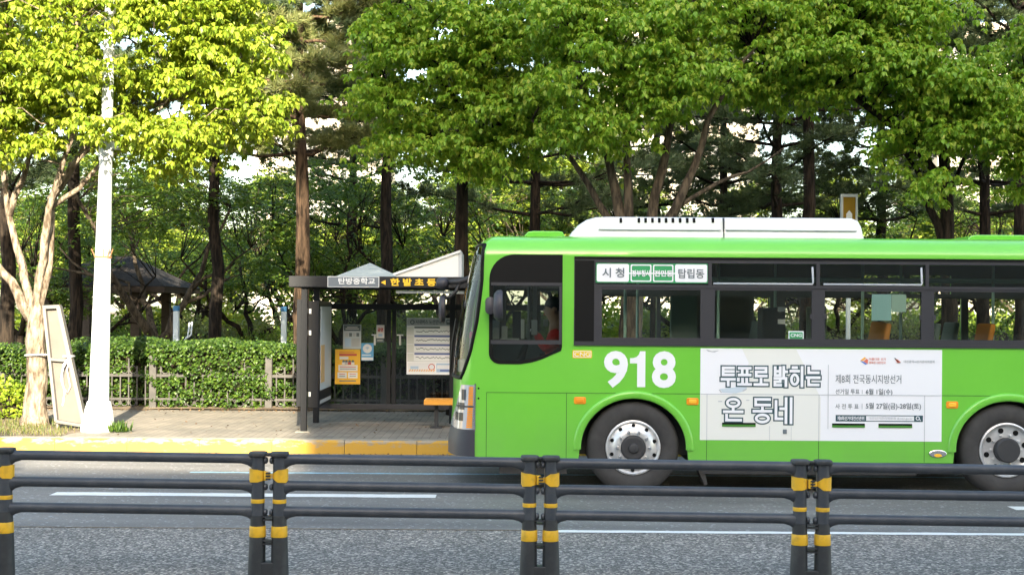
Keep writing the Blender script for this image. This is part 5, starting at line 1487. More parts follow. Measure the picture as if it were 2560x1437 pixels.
k1 = .46; bar(TL.lerp(BL, k1), TR.lerp(BR, k1), .022, "alu", "cross_rail", dep=.045)
for P in (BL, BR): bar(P, (P.x + .02, P.y, G), .018, "alu", "leg", dep=.018)
rp_ = MB()
zt_ = W(100, 888, 20).z
T1 = W(85, 1062, 20.2)
cxr, cyr, rrr = W(92, 888, 20.1).x, 20.2, .20
pts = [(cxr + rrr * math.cos(R(a)), cyr - rrr * math.sin(R(a)), zt_ + .01 * math.sin(a / 40)) for a in np.linspace(200, 20, 16)]
e = TR.lerp(BR, .42) + Vector((.02, -.07, 0))
pts2 = pts + [tuple(Vector(pts[-1]).lerp(e, .5) + Vector((0, 0, -.01))), tuple(e), tuple(e + Vector((.04, .1, .0)))]
rp_.tube(pts2, .014, 6)
tail = [e, e + Vector((-.08, -.03, -.12)), e + Vector((-.12, -.03, -.34)), e + Vector((-.06, -.03, -.52)), e + Vector((-.10, -.02, -.76)), e + Vector((-.08, -.02, -.86))]
rp_.tube(tail, .013, 6)
rp_.tube([e, e + Vector((-.03, -.03, -.2)), e + Vector((.02, -.03, -.45)), e + Vector((-.02, -.03, -.55)), e + Vector((-.09, -.03, -.45)), e + Vector((-.1, -.03, -.2)), e], .008, 5)
tag(rp_.build("tie_tape", MATS["tape_white"], None, smooth=True), "white tape tying the leaning grey frame to the pale trunk", "tape")

# ================================================================== fence and hedge
mat("fence_grey", (0.038, 0.035, 0.031), 0.65, col2=(0.062, 0.056, 0.05), scale=6)
ZH = 23.6
pitch_ = W(672, 950, ZH).x - W(383, 950, ZH).x
xf0 = W(383, 950, ZH).x
z_top = W(383, 888, ZH).z; z_rail = W(500, 938, ZH).z; z_low = W(500, 1000, ZH).z
gf = G + .02
x_start = xf0 - 3 * pitch_; nb = 9
fn = thing("park_fence", (xf0, ZH, gf), "grey steel fence with ring ornaments half buried in the hedge", "fence")
for k in range(nb + 1):
    X = x_start + k * pitch_
    b = MB(); b.box(X - .062, X + .062, ZH - .05, ZH + .05, gf - .02, z_top); po = b.build("fence_post", MATS["fence_grey"], fn, bevel=.008)
for k in range(nb):
    X0, X1 = x_start + k * pitch_ + .063, x_start + (k + 1) * pitch_ - .063
    b = MB()
    b.box(X0, X1, ZH - .02, ZH + .02, z_rail - .03, z_rail + .02); b.box(X0, X1, ZH - .02, ZH + .02, gf + .14, gf + .18)
    n = 13
    for j in range(n):
        X = X0 + (X1 - X0) * (j + .5) / n
        tall = .30 if j % 4 == 2 else .16
        b.box(X - .011, X + .011, ZH - .011, ZH + .011, gf + .05, z_rail + tall)
        if j < n - 1 and j % 2 == 0 or j in (3, 9):
            cX = X + (X1 - X0) / n / 2; cZ = z_rail + .095
            rs_l = [(cX + .066 * math.cos(a), ZH, cZ + .066 * math.sin(a)) for a in np.linspace(0, 2 * math.pi, 17)]
            b.tube(rs_l, .011, 5)
            rs_l = [(cX + .055 * math.cos(a), ZH, gf + .09 + .055 * math.sin(a)) for a in np.linspace(0, 2 * math.pi, 13)]
            b.tube(rs_l, .010, 5)
    b.build("fence_panel", MATS["fence_grey"], fn)

def sinus(x, seed, fs=(1.1, 2.3, 4.7, 9.1)):
    r = np.random.default_rng(seed); o = 0
    for f in fs: o = o + np.sin(x * f + r.uniform(0, 6.28)) / f ** .6
    return o
nr = np.random.default_rng(11)
HX0, HX1, HY0, HY1 = -13.0, 9.0, ZH - .10, ZH + 1.0
z_h = W(383, 856, ZH + .4).z
def hedge():
    n = 46000
    x = nr.uniform(HX0, HX1, n); z = nr.uniform(G + .02, z_h, n)
    z = np.where(nr.uniform(0, 1, n) < .12, G + .3 + (z_h - G - .3) * nr.uniform(0, 1, n), z)
    lump = sinus(x * 1.0, 3) * .5 + sinus(z * 2.2 + x * .7, 5) * .5
    u = (z - G) / (z_h - G)
    front = ZH - .005 - .18 * lump - .06 * np.clip((u - .55) / .2, 0, 1) + .10 * np.clip((.25 - u) / .2, 0, 1)
    y = front + np.abs(nr.normal(0, .10, n))
    y = y + .07 * np.sin(z * 17 + 1.8 * np.sin(x * 4.1) + 1.2 * np.sin(x * 9.7)) + .05 * np.sin(x * 13 + 2 * np.sin(z * 9))
    A = np.stack([x, y, z], 1)
    m = 26000
    x2 = nr.uniform(HX0, HX1, m); y2 = nr.uniform(ZH - .08, HY1, m)
    z2 = z_h + .05 * sinus(x2, 8) + .05 * sinus(y2 * 2 + x2, 9) - .12 * np.clip((ZH + .1 - y2) / .15, 0, 1) - np.abs(nr.normal(0, .06, m)) + (nr.uniform(0, 1, m) > .985) * nr.uniform(0, .16, m)
    Bp = np.stack([x2, y2, z2], 1)
    C = np.concatenate([A, Bp])
    n = len(C)
    a = nr.uniform(0, 6.28, n); e = nr.uniform(-1.1, .25, n)
    face = nr.normal(0, .7, n)
    D = np.stack([np.sin(face) * np.cos(e), -np.abs(np.cos(face)) * np.cos(e), np.sin(e)], 1)
    S_ = np.cross(D, np.array([0, 0, 1.0])) + nr.normal(0, .35, (n, 3)); S_ -= D * (S_ * D).sum(1)[:, None]; S_ /= np.linalg.norm(S_, axis=1)[:, None]
    L = nr.uniform(.035, .075, n)
    V, T = leaf_blades(C, D, S_, L, L * .8)
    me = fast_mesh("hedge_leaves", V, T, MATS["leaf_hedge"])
    return me
hd = thing("hedge", (0, ZH + .4, G), "long clipped green hedge growing through the grey park fence", "hedge")
o = bpy.data.objects.new("hedge_leaves", hedge()); COL.objects.link(o); o.parent = hd; o.location = (0, -(ZH + .4), -G)
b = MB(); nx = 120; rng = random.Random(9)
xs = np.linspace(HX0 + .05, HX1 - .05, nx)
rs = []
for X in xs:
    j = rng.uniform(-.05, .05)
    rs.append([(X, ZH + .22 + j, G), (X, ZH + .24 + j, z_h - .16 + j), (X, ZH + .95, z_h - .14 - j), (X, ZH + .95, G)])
b.rings(rs); b.build("hedge_filler", MATS["bark_brown"], hd)  # solid dark filler added inside the leaves, blocks the view through

# ================================================================== trees
def px_lumps(spec, Z):
    """(x, y, rx, ry[, dz, depth]) in photograph pixels at distance Z -> ellipsoids of the place"""
    out = []
    for s in spec:
        x, y, a, c = s[:4]; dz = s[4] if len(s) > 4 else 0.0; dp = s[5] if len(s) > 5 else 1.1
        p = W(x, y, Z + dz); k = (Z + dz) / F
        out.append((p.x, p.y, p.z, a * k, dp, c * k))
    return out

def street_tree(name, Z, base_px, label, cat, limbs_px, lumps, nspray, per, leaf, k, seed, bark, leafmat, r_spray=.50, group=None, twig=.016, flare=1.5):
    """limbs_px: polylines [(x, y, dz), ...] with end radii; lumps: crown masses"""
    rng = np.random.default_rng(seed)
    base = W(base_px[0], base_px[1], Z)
    t = thing(name, (base.x, Z, G), label, cat, group)
    mb = MB(); limbs = []; rr_ = random.Random(seed)
    for li, (pl, r0, r1) in enumerate(limbs_px):
        P = [np.array(W(x, y, Z + dz)) for x, y, dz in pl]
        Q = [P[0]]
        for a, c in zip(P, P[1:]):
            n = max(2, int(np.linalg.norm(c - a) / .35))
            for i in range(1, n + 1): Q.append(a + (c - a) * i / n + (rng.normal(0, .018, 3) if i < n else 0))
        rad = list(np.linspace(r0, r1, len(Q)))
        if li == 0:
            Q[0][2] = G - .03
            rad[0] *= flare; 
            if len(rad) > 2: rad[1] *= 1 + (flare - 1) * .25
        mb.tube(Q, rad, 12 if r0 > .06 else 8, jitter=.05, rng=rr_)
        limbs.append((Q, rad))
    C = in_lumps(lumps, nspray, rng)
    twig_mesh(mb, C, limbs, twig, rng)
    mb.build("trunk", MATS[bark], t, smooth=True)
    Pn = spray_points(C, r_spray, per, rng)
    V, T = whorls(Pn, k, leaf, rng, droop=(12, 48), curl=-.42, wid=(.52, .72))
    me = fast_mesh("crown", V - np.array(ROOT), T, MATS[leafmat])
    o = bpy.data.objects.new("crown", me); COL.objects.link(o); o.parent = t
    return t

# the sunlit street tree at the left
street_tree("street_tree", 20.2, (85, 1062), "sunlit yellow-green street tree with pale forked trunk behind the leaning frame", "tree",
    [([(85, 1064, 0), (88, 1000, 0), (92, 900, 0), (92, 800, 0), (85, 765, 0)], .175, .13),
     ([(80, 800, 0), (45, 735, -.05), (5, 680, -.1), (-40, 620, -.2), (-90, 480, -.4), (-150, 300, -.6)], .085, .02),
     ([(88, 790, 0), (62, 700, .1), (42, 620, .1), (22, 540, .2), (8, 420, .2), (2, 250, .1), (20, 80, .0)], .075, .02),
     ([(92, 780, 0), (98, 690, .0), (110, 600, -.1), (122, 520, -.1), (150, 430, -.2), (185, 330, -.3), (200, 180, -.3), (190, 40, -.3)], .072, .02),
     ([(96, 775, 0), (120, 680, .1), (128, 590, .1), (128, 500, .2), (160, 440, .2), (215, 380, .2), (300, 320, .1), (420, 260, .0)], .066, .018),
     ([(126, 520, .1), (200, 470, 0), (262, 400, -.2), (330, 360, -.3), (440, 330, -.3)], .045, .012),
     ([(126, 500, .1), (180, 420, .4), (280, 300, .5), (400, 180, .5), (520, 90, .5)], .06, .02),
     ([(22, 540, .2), (60, 440, .3), (90, 330, .4), (110, 200, .5)], .06, .02),
     ([(280, 300, .5), (400, 255, .2), (520, 230, .2), (620, 250, 0)], .04, .012)],
    px_lumps([(70, 60, 170, 110), (60, 190, 150, 90), (250, 40, 130, 90), (430, 40, 150, 80), (580, 60, 100, 90), (520, 170, 130, 80), (620, 150, 70, 80),
              (330, 150, 90, 60), (200, 200, 90, 80), (100, 310, 140, 55), (230, 310, 90, 60), (470, 330, 120, 55), (590, 280, 110, 60), (660, 250, 45, 60), (330, 330, 90, 45), (420, 385, 70, 40), (520, 250, 90, 50),
              (40, 280, 120, 70), (300, 250, 60, 40), (265, 55, 80, 60, -.95, .35), (250, 232, 45, 18, -.95, .3), (310, 310, 50, 30, -.9, .3), (-120, 150, 150, 160), (300, -90, 380, 90), (620, 330, 60, 35), (60, 355, 60, 35)], 19.75),
    300, 36, .088, 6, 21, "bark_pale", "leaf_street_yellow", r_spray=.44)

# the shaded street trees to the right
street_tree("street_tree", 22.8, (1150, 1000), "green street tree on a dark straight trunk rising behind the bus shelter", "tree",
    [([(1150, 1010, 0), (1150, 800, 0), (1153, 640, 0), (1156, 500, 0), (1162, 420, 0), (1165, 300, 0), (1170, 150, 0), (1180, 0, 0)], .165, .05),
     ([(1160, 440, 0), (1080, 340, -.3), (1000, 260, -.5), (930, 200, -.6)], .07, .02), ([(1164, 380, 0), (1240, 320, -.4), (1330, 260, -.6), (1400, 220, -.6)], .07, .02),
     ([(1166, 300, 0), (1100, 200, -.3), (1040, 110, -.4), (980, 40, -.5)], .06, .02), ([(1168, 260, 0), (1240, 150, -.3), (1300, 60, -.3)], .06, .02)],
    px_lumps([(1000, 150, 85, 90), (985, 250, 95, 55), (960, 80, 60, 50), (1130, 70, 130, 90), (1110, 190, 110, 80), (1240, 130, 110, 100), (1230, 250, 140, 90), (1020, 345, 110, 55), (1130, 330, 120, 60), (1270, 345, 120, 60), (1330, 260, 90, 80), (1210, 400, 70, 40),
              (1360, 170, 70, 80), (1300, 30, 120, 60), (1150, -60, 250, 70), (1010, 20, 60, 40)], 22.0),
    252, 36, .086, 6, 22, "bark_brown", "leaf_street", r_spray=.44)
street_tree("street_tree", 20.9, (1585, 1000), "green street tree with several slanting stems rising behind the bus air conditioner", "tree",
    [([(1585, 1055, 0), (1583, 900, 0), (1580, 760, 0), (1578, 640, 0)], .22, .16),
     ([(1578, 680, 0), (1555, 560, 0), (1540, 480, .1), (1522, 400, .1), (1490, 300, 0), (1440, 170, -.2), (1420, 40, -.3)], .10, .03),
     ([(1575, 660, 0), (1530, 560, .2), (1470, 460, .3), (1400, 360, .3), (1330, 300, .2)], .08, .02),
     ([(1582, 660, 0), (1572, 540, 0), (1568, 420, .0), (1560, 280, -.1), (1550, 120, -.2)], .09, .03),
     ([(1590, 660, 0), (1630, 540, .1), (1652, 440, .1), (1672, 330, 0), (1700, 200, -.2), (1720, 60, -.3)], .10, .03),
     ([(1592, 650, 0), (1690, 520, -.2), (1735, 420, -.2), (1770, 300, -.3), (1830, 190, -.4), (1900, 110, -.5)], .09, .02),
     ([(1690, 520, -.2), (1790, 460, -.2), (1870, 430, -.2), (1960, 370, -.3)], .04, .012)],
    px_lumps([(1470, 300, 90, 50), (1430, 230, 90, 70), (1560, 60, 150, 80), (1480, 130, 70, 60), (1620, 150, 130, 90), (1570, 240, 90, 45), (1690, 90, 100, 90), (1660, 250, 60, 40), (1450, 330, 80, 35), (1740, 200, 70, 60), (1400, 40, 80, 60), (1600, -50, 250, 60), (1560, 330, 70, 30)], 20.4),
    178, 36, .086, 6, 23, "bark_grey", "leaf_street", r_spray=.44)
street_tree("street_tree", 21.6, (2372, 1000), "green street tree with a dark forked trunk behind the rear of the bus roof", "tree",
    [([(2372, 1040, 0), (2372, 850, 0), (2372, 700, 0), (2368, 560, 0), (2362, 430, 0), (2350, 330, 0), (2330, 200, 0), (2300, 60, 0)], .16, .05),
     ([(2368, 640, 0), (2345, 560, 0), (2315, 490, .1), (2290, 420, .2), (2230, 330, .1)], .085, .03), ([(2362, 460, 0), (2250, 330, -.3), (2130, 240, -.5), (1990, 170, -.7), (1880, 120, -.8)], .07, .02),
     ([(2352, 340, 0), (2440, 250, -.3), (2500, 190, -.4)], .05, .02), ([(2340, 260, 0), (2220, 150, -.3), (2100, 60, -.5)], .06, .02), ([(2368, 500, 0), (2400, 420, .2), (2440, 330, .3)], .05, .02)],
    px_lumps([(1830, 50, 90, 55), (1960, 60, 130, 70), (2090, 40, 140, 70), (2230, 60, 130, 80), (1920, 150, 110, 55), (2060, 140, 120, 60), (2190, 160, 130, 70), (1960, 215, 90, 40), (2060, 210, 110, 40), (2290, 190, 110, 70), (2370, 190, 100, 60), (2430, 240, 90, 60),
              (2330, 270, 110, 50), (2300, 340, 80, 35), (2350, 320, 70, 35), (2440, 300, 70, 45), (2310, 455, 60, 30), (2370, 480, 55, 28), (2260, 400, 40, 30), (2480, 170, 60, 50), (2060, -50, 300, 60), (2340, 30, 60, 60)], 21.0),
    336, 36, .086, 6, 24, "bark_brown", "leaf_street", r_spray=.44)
street_tree("street_tree", 21.4, (2700, 1000), "green street tree reaching in from the right edge above the bus", "tree",
    [([(2700, 1040, 0), (2700, 700, 0), (2690, 400, 0), (2680, 150, 0), (2680, 0, 0)], .17, .06), ([(2690, 420, 0), (2620, 300, -.2), (2560, 200, -.3)], .06, .02), ([(2690, 420, 0), (2780, 300, -.2), (2860, 200, -.3)], .06, .02)],
    px_lumps([(2560, 240, 55, 60), (2580, 340, 70, 70), (2560, 430, 50, 50), (2640, 120, 110, 110), (2640, 300, 110, 90), (2780, 200, 150, 150), (2590, 80, 60, 50)], 21.2),
    157, 36, .086, 6, 25, "bark_brown", "leaf_street", r_spray=.42)

# pines behind the hedge -----------------------------------------------------------
def pine(name, seed, h, first, r, nmat, bark="bark_red", spread=2.6, tuft=.16, dens=1.0):
    """straight trunk, whorls of level boughs with bushy needle ends"""
    rng = np.random.default_rng(seed); rr_ = random.Random(seed)
    t = thing(name, (0, 0, 0), "-", "tree")
    mb = MB(); C = []; D = []
    tr = wobble((0, 0, -.05), (rng.normal(0, .12), rng.normal(0, .12), h), 14, .035, rng)
    rad = [r * (1.18 if i == 0 else 1) * (1 - .8 * i / 14) for i in range(15)]
    mb.tube(tr, rad, 14, jitter=.05, rng=rr_)
    z = first
    while z < h - .3:
        u = (z - first) / (h - first)
        nbr = rng.integers(3, 6); a0 = rng.uniform(0, 6.28)
        for k in range(nbr):
            a = a0 + 6.28 * k / nbr + rng.normal(0, .3)
            L = spread * (1 - .75 * u) * rng.uniform(.6, 1.15)
            p0 = np.array([np.interp(z, [q[2] for q in tr], [q[i] for q in tr]) for i in (0, 1)] + [z])
            d = np.array([math.cos(a), math.sin(a), rng.uniform(-.05, .25)])
            n = 6; P = [p0 + d * L * i / n + np.array([0, 0, -.05 * math.sin(i) + .02 * i]) + rng.normal(0, .03, 3) for i in range(n + 1)]
            mb.tube(P, list(np.linspace(.045 * (1 - .5 * u), .010, n + 1)), 5)
            for i in range(2, n + 1):
                for s in (-1, 1):
                    for m in range(2):
                        e = P[i] + (np.array([-d[1], d[0], 0]) * s * rng.uniform(.12, .55) + d * rng.uniform(0, .35) + np.array([0, 0, rng.uniform(-.06, .18)]))
                        mb.tube([P[i], e], [.009, .004], 3)
                        nt = int(5 * dens)
                        for q in np.linspace(.35, 1, nt):
                            C.append(P[i] + (e - P[i]) * q + rng.normal(0, .05, 3)); dd = (e - P[i]); dd = dd / np.linalg.norm(dd); D.append(dd * .7 + np.array([0, 0, .45]))
            for q in range(6): C.append(P[-1] + rng.normal(0, .08, 3)); D.append(d + np.array([0, 0, .3]))
        z += rng.uniform(.42, .75)
    mb.build("trunk", MATS[bark], t, smooth=True)
    V, T = needles(np.array(C), np.array(D), 24, tuft, .0065, rng)
    o = bpy.data.objects.new("crown", fast_mesh("crown", V, T, MATS[nmat])); COL.objects.link(o); o.parent = t
    return t
def put(proto, used, x, Z, rot, scale, label, group=None):
    o = proto if not used.get(proto.name) else copy_tree(proto, (0, 0, 0))
    used[proto.name] = True
    p = W(x, 775, Z)
    o.location = (p.x, Z, G); o.rotation_euler = (0, 0, rot)
    o.scale = (scale, scale, scale) if not isinstance(scale, tuple) else scale
    o["label"] = label
    if group: o["group"] = group
    return o
used = {}
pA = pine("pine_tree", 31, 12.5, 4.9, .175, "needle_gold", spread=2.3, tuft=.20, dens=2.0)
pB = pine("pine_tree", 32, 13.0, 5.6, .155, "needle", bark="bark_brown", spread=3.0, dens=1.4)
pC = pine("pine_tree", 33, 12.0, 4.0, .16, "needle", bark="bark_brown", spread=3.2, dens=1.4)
put(pA, used, 752, 26.2, .4, 1.0, "pine with a thick reddish trunk lit in patches, left of the bus shelter")
put(pB, used, 968, 27.5, 1.2, 1.0, "slimmer pine with an even brown trunk behind the middle of the shelter")
put(pB, used, 540, 26.8, 2.6, .95, "dark pine trunk beside a forked tree, above the hedge between pole and shelter")
put(pB, used, 182, 27.2, 4.0, 1.0, "dark pine trunk between the pale street trunk and the white pole", )
put(pC, used, 12, 26.8, 0.3, 1.05, "dark pine trunk at the left edge behind the pale tree")
put(pC, used, 1336, 30.0, 1.7, 1.0, "dark pine behind the front of the bus roof")
put(pC, used, 1942, 29.5, 3.1, 1.05, "left of two dark pines behind the right end of the roof air conditioner")
put(pB, used, 2012, 28.6, 5.1, 1.1, "right of two dark pines behind the right end of the roof air conditioner")
put(pC, used, 1805, 33.0, .9, .95, "thin dark pine between the slanting stems and the paired pines")
put(pC, used, 2462, 29.0, 2.2, 1.0, "dark double-looking pine left of the right edge above the bus")
put(pB, used, 2545, 27.5, 3.6, 1.0, "dark pine right at the right edge above the bus")
put(pC, used, 1640, 36.0, 4.4, 1.0, "distant dark pine behind the slanting street stems")
put(pC, used, 2200, 34.0, 5.6, 1.05, "dark spreading pine behind the yellow sign")
put(pC, used, 880, 38.0, 2.0, 1.05, "distant dark pine between two nearer pine trunks")

# low park trees with forked stems ------------------------------------------------------
def park_tree(name, seed, h, spread, leafmat, bark="bark_brown", nspray=64, per=34, leaf=.075, k=4, r=.13, fork=1.1, r_spray=.5, flat=.55):
    rng = np.random.default_rng(seed); rr_ = random.Random(seed)
    t = thing(name, (0, 0, 0), "-", "tree")
    mb = MB(); limbs = []
    f = np.array([rng.normal(0, .1), rng.normal(0, .1), fork])
    tr = wobble((0, 0, -.05), f, 4, .03, rng)
    mb.tube(tr, [r * 1.3, r * 1.02, r, r * .97, r * .95], 12, jitter=.06, rng=rr_)
    n = rng.integers(3, 5)
    for i in range(n):
        a = 6.28 * i / n + rng.normal(0, .4); L = spread * rng.uniform(.55, .95)
        e = f + np.array([math.cos(a) * L, math.sin(a) * L, (h - fork) * rng.uniform(.45, .85)])
        m = f + (e - f) * .45 + np.array([0, 0, -.25])
        P = wobble(f - np.array([0, 0, .08]), m, 4, .06, rng) + wobble(m, e, 4, .08, rng)[1:]
        mb.tube(P, list(np.linspace(r * .62, r * .16, len(P))), 8, jitter=.05, rng=rr_); limbs.append((P, None))
        for j in range(2):
            s_ = P[3 + j]; a2 = a + rng.normal(0, .9); e2 = s_ + np.array([math.cos(a2), math.sin(a2), rng.uniform(.1, .8)]) * spread * .45
            Q = wobble(s_, e2, 4, .07, rng); mb.tube(Q, list(np.linspace(r * .3, r * .08, len(Q))), 6); limbs.append((Q, None))
    cz = fork + (h - fork) * .62
    lumps = []
    for i in range(11):
        a = rng.uniform(0, 6.28); q = spread * math.sqrt(rng.uniform(0, 1)) * .75
        lumps.append((math.cos(a) * q, math.sin(a) * q, cz + rng.uniform(-.32, .42) * (h - fork), spread * rng.uniform(.25, .42), spread * rng.uniform(.25, .42), (h - fork) * rng.uniform(.12, .22)))
    C = in_lumps(lumps, nspray, rng)
    twig_mesh(mb, C, limbs, .013, rng)
    mb.build("trunk", MATS[bark], t, smooth=True)
    V, T = whorls(spray_points(C, r_spray, per, rng, .4), k, leaf, rng, droop=(-5, 50))
    o = bpy.data.objects.new("crown", fast_mesh("crown", V, T, MATS[leafmat])); COL.objects.link(o); o.parent = t
    return t
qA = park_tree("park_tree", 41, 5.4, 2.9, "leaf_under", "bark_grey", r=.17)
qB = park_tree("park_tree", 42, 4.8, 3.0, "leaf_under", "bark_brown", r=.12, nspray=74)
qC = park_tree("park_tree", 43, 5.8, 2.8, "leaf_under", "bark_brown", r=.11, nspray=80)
for i, (pr_, x, Z, rot, s_, lab) in enumerate([
    (qA, 405, 28.0, .6, 1.0, "forked low tree with a stout grey trunk behind the hedge, right of the pole"),
    (qB, 625, 31.5, 1.9, 1.0, "slender leafy tree between two dark pine trunks left of the shelter"),
    (qC, 855, 31.0, 3.3, .9, "leafy dark-green tree directly above the peaked shelter roof"),
    (qB, 1060, 33.0, 4.2, 1.05, "leafy tree between the shelter's middle pine and the dark straight trunk"),
    (qC, 1235, 37.0, .2, 1.0, "bushy tree behind the bus nose"),
    (qB, 225, 28.9, 4.4, .85, "slender leafy tree in front of the pavilion roof"),
    (qC, 285, 35.0, 2.4, 1.0, "leafy tree behind the dark pavilion roof"),
    (qB, 60, 34.0, 5.2, 1.05, "leafy tree behind the pale street trunk at the left"),
    (qC, 1455, 35.0, 1.1, 1.0, "leafy tree behind the front half of the bus roof"),
    (qB, 1720, 37.0, 2.9, 1.1, "leafy tree beyond the slanting stems above the air conditioner"),
    (qC, 2090, 34.5, 4.7, 1.0, "leafy tree just behind the yellow sign"),
    (qB, 2280, 35.5, .9, 1.05, "leafy tree behind the forked dark trunk at the right"),
    (qC, 2480, 36.5, 3.9, 1.0, "leafy tree behind the right end of the bus roof"),
    (qB, 745, 38.0, .5, 1.1, "leafy tree glimpsed behind the reddish pine"),
    (qC, 480, 39.0, 5.5, 1.1, "leafy tree far behind the forked grey trunk"),
    (qA, 160, 43.0, 2.6, 1.1, "leafy tree seen between the pavilion posts"),
    (qC, 340, 46.0, 1.6, 1.15, "leafy tree far behind the right end of the pavilion roof"),
    (qB, 570, 45.0, 3.6, 1.15, "leafy tree far behind the second dark pine trunk"),
    (qC, 700, 47.0, .6, 1.15, "leafy tree far behind the left edge of the shelter roof"),
    (qB, 930, 44.0, 2.1, 1.2, "leafy tree far behind the shelter's peaked roof"),
    (qA, 1110, 45.0, 4.6, 1.1, "leafy tree far behind the shelter's white wing"),
    (qB, 1560, 46.0, 5.3, 1.1, "leafy tree far behind the slanting stems"),
    (qC, 1900, 45.0, 2.2, 1.1, "leafy tree far behind the paired dark pines"),
    (qB, 2180, 46.0, 1.2, 1.1, "leafy tree far behind the right side of the yellow board"),
    (qC, 2390, 45.0, 5.0, 1.1, "leafy tree far behind the forked dark trunk"),
]): put(pr_, used, x, Z, rot, s_, lab)

o = copy_tree(qA, (-8.0, 1.0, 0.0), 1.0, 1.5)
o["label"] = "broad tree on the photographer's side of the road, shading the left end of the kerb"

# sunlit trees on the far side of the park ------------------------------------------------
fA = park_tree("broadleaf_tree", 51, 9.0, 4.2, "leaf_far", "bark_grey", nspray=230, per=34, leaf=.17, k=4, r=.16, fork=1.6, r_spray=.75)
fB = park_tree("broadleaf_tree", 52, 7.0, 3.8, "leaf_far", "bark_grey", nspray=210, per=34, leaf=.17, k=4, r=.15, fork=1.2, r_spray=.75)
rng = random.Random(77)
far = [(-60, 68, .9, "off the left edge"), (60, 66, .8, "behind the pale trunk's stems"), (180, 66, .9, "beyond the pavilion roof's left half"), (310, 72, 1.0, "beyond the white pole"), (440, 64, .8, "beyond the forked grey trunk"), (560, 70, .85, "beyond the second dark pine trunk"),
       (690, 66, .8, "left of the reddish pine"), (820, 70, .85, "beyond the peaked shelter roof"), (930, 64, .75, "left of the shelter's middle pine"), (1060, 68, .9, "beyond the shelter's white wing"), (1190, 62, 1.1, "just right of the dark straight street trunk"), (1280, 68, 1.15, "beyond the bus nose"), (1400, 64, .9, "beyond the front roof hatch"),
       (1500, 70, .85, "beyond the leftmost slanting stem"), (1620, 64, .75, "beyond the middle slanting stems"), (1740, 68, .8, "right of the slanting stems"), (1860, 64, .75, "left of the paired dark pines"), (1980, 68, .8, "beyond the paired dark pines"), (2090, 63, .8, "beyond the yellow board"), (2210, 68, .9, "right of the yellow board"), (2320, 64, .8, "beyond the forked dark street trunk"), (2430, 68, .9, "beyond the rear roof hatch"), (2540, 64, .85, "at the right edge above the bus")]
for i, (x, Z, s_, wh) in enumerate(far):
    put(fA if i % 2 == 0 else fB, used, x, Z, i * 1.3, s_ * 1.12, "sunlit yellow-green tree across the park, " + wh, "sunlit trees across the park")

# rounded bushes ------------------------------------------------------------------------
def bush(name, seed, rx_, ry_, h, leafmat, n=5000, leaf=.06):
    rng = np.random.default_rng(seed)
    t = thing(name, (0, 0, 0), "-", "bush")
    d = rng.normal(0, 1, (n, 3)); d[:, 2] = np.abs(d[:, 2]); d /= np.linalg.norm(d, axis=1)[:, None]
    q = rng.uniform(.72, 1.03, n) * (1 + .08 * np.sin(d[:, 0] * 9) + .08 * np.sin(d[:, 2] * 11 + d[:, 1] * 5))
    C = d * q[:, None] * np.array([rx_, ry_, h])
    D = d + rng.normal(0, .5, (n, 3)) ; D /= np.linalg.norm(D, axis=1)[:, None]
    S_ = np.cross(D, rng.normal(0, 1, (n, 3))); S_ /= np.linalg.norm(S_, axis=1)[:, None]
    L = leaf * rng.uniform(.7, 1.3, n)
    V, T = leaf_blades(C, D, S_, L, L * .75)
    o = bpy.data.objects.new("foliage", fast_mesh("foliage", V, T, MATS[leafmat])); COL.objects.link(o); o.parent = t
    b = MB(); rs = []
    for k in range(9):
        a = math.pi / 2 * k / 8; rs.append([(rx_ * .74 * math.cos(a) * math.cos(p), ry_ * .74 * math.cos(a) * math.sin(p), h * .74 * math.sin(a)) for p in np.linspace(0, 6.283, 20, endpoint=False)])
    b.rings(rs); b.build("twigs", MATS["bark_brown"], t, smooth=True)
    return t
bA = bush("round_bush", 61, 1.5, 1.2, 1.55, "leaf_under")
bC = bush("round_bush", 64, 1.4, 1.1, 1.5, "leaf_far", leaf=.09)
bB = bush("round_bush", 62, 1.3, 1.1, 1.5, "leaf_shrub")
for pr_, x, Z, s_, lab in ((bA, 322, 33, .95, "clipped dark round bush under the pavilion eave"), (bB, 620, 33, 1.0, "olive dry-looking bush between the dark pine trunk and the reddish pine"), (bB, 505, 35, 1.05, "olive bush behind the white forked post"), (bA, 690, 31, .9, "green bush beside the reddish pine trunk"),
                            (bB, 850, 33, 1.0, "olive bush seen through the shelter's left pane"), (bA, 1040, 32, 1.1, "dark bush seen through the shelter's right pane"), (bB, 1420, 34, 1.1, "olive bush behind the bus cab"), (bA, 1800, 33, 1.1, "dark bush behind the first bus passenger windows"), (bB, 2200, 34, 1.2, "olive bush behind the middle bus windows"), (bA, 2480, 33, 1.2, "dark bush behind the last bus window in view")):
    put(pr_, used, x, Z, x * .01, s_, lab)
for i, (x, lab) in enumerate(((120, "behind the leaning frame"), (400, "behind the forked grey trunk's foot"), (570, "behind the second dark pine trunk's foot"), (770, "behind the reddish pine's foot"), (930, "behind the blue shelter poster"), (1090, "behind the shelter's route map"), (1280, "behind the bus cab window's front half"),
        (1380, "behind the bus cab window's rear half"), (1530, "behind the first passenger window's front half"), (1680, "behind the first passenger window's rear half"), (1860, "behind the second passenger window"), (2020, "behind the pillar after the second passenger window"), (2130, "behind the third passenger window"), (2300, "behind the pillar after the third passenger window"), (2430, "behind the last passenger window"))):
    put(bB if i % 4 == 3 else bC, used, x, 40 + (i * 7) % 9, i * 1.1, (2.0, 1.6, 1.25), "wide bush across the park lawn, " + lab, "wide bushes across the lawn")
yb = bush("verge_bush", 63, .55, .45, .62, "leaf_street_yellow", 1500, .07)
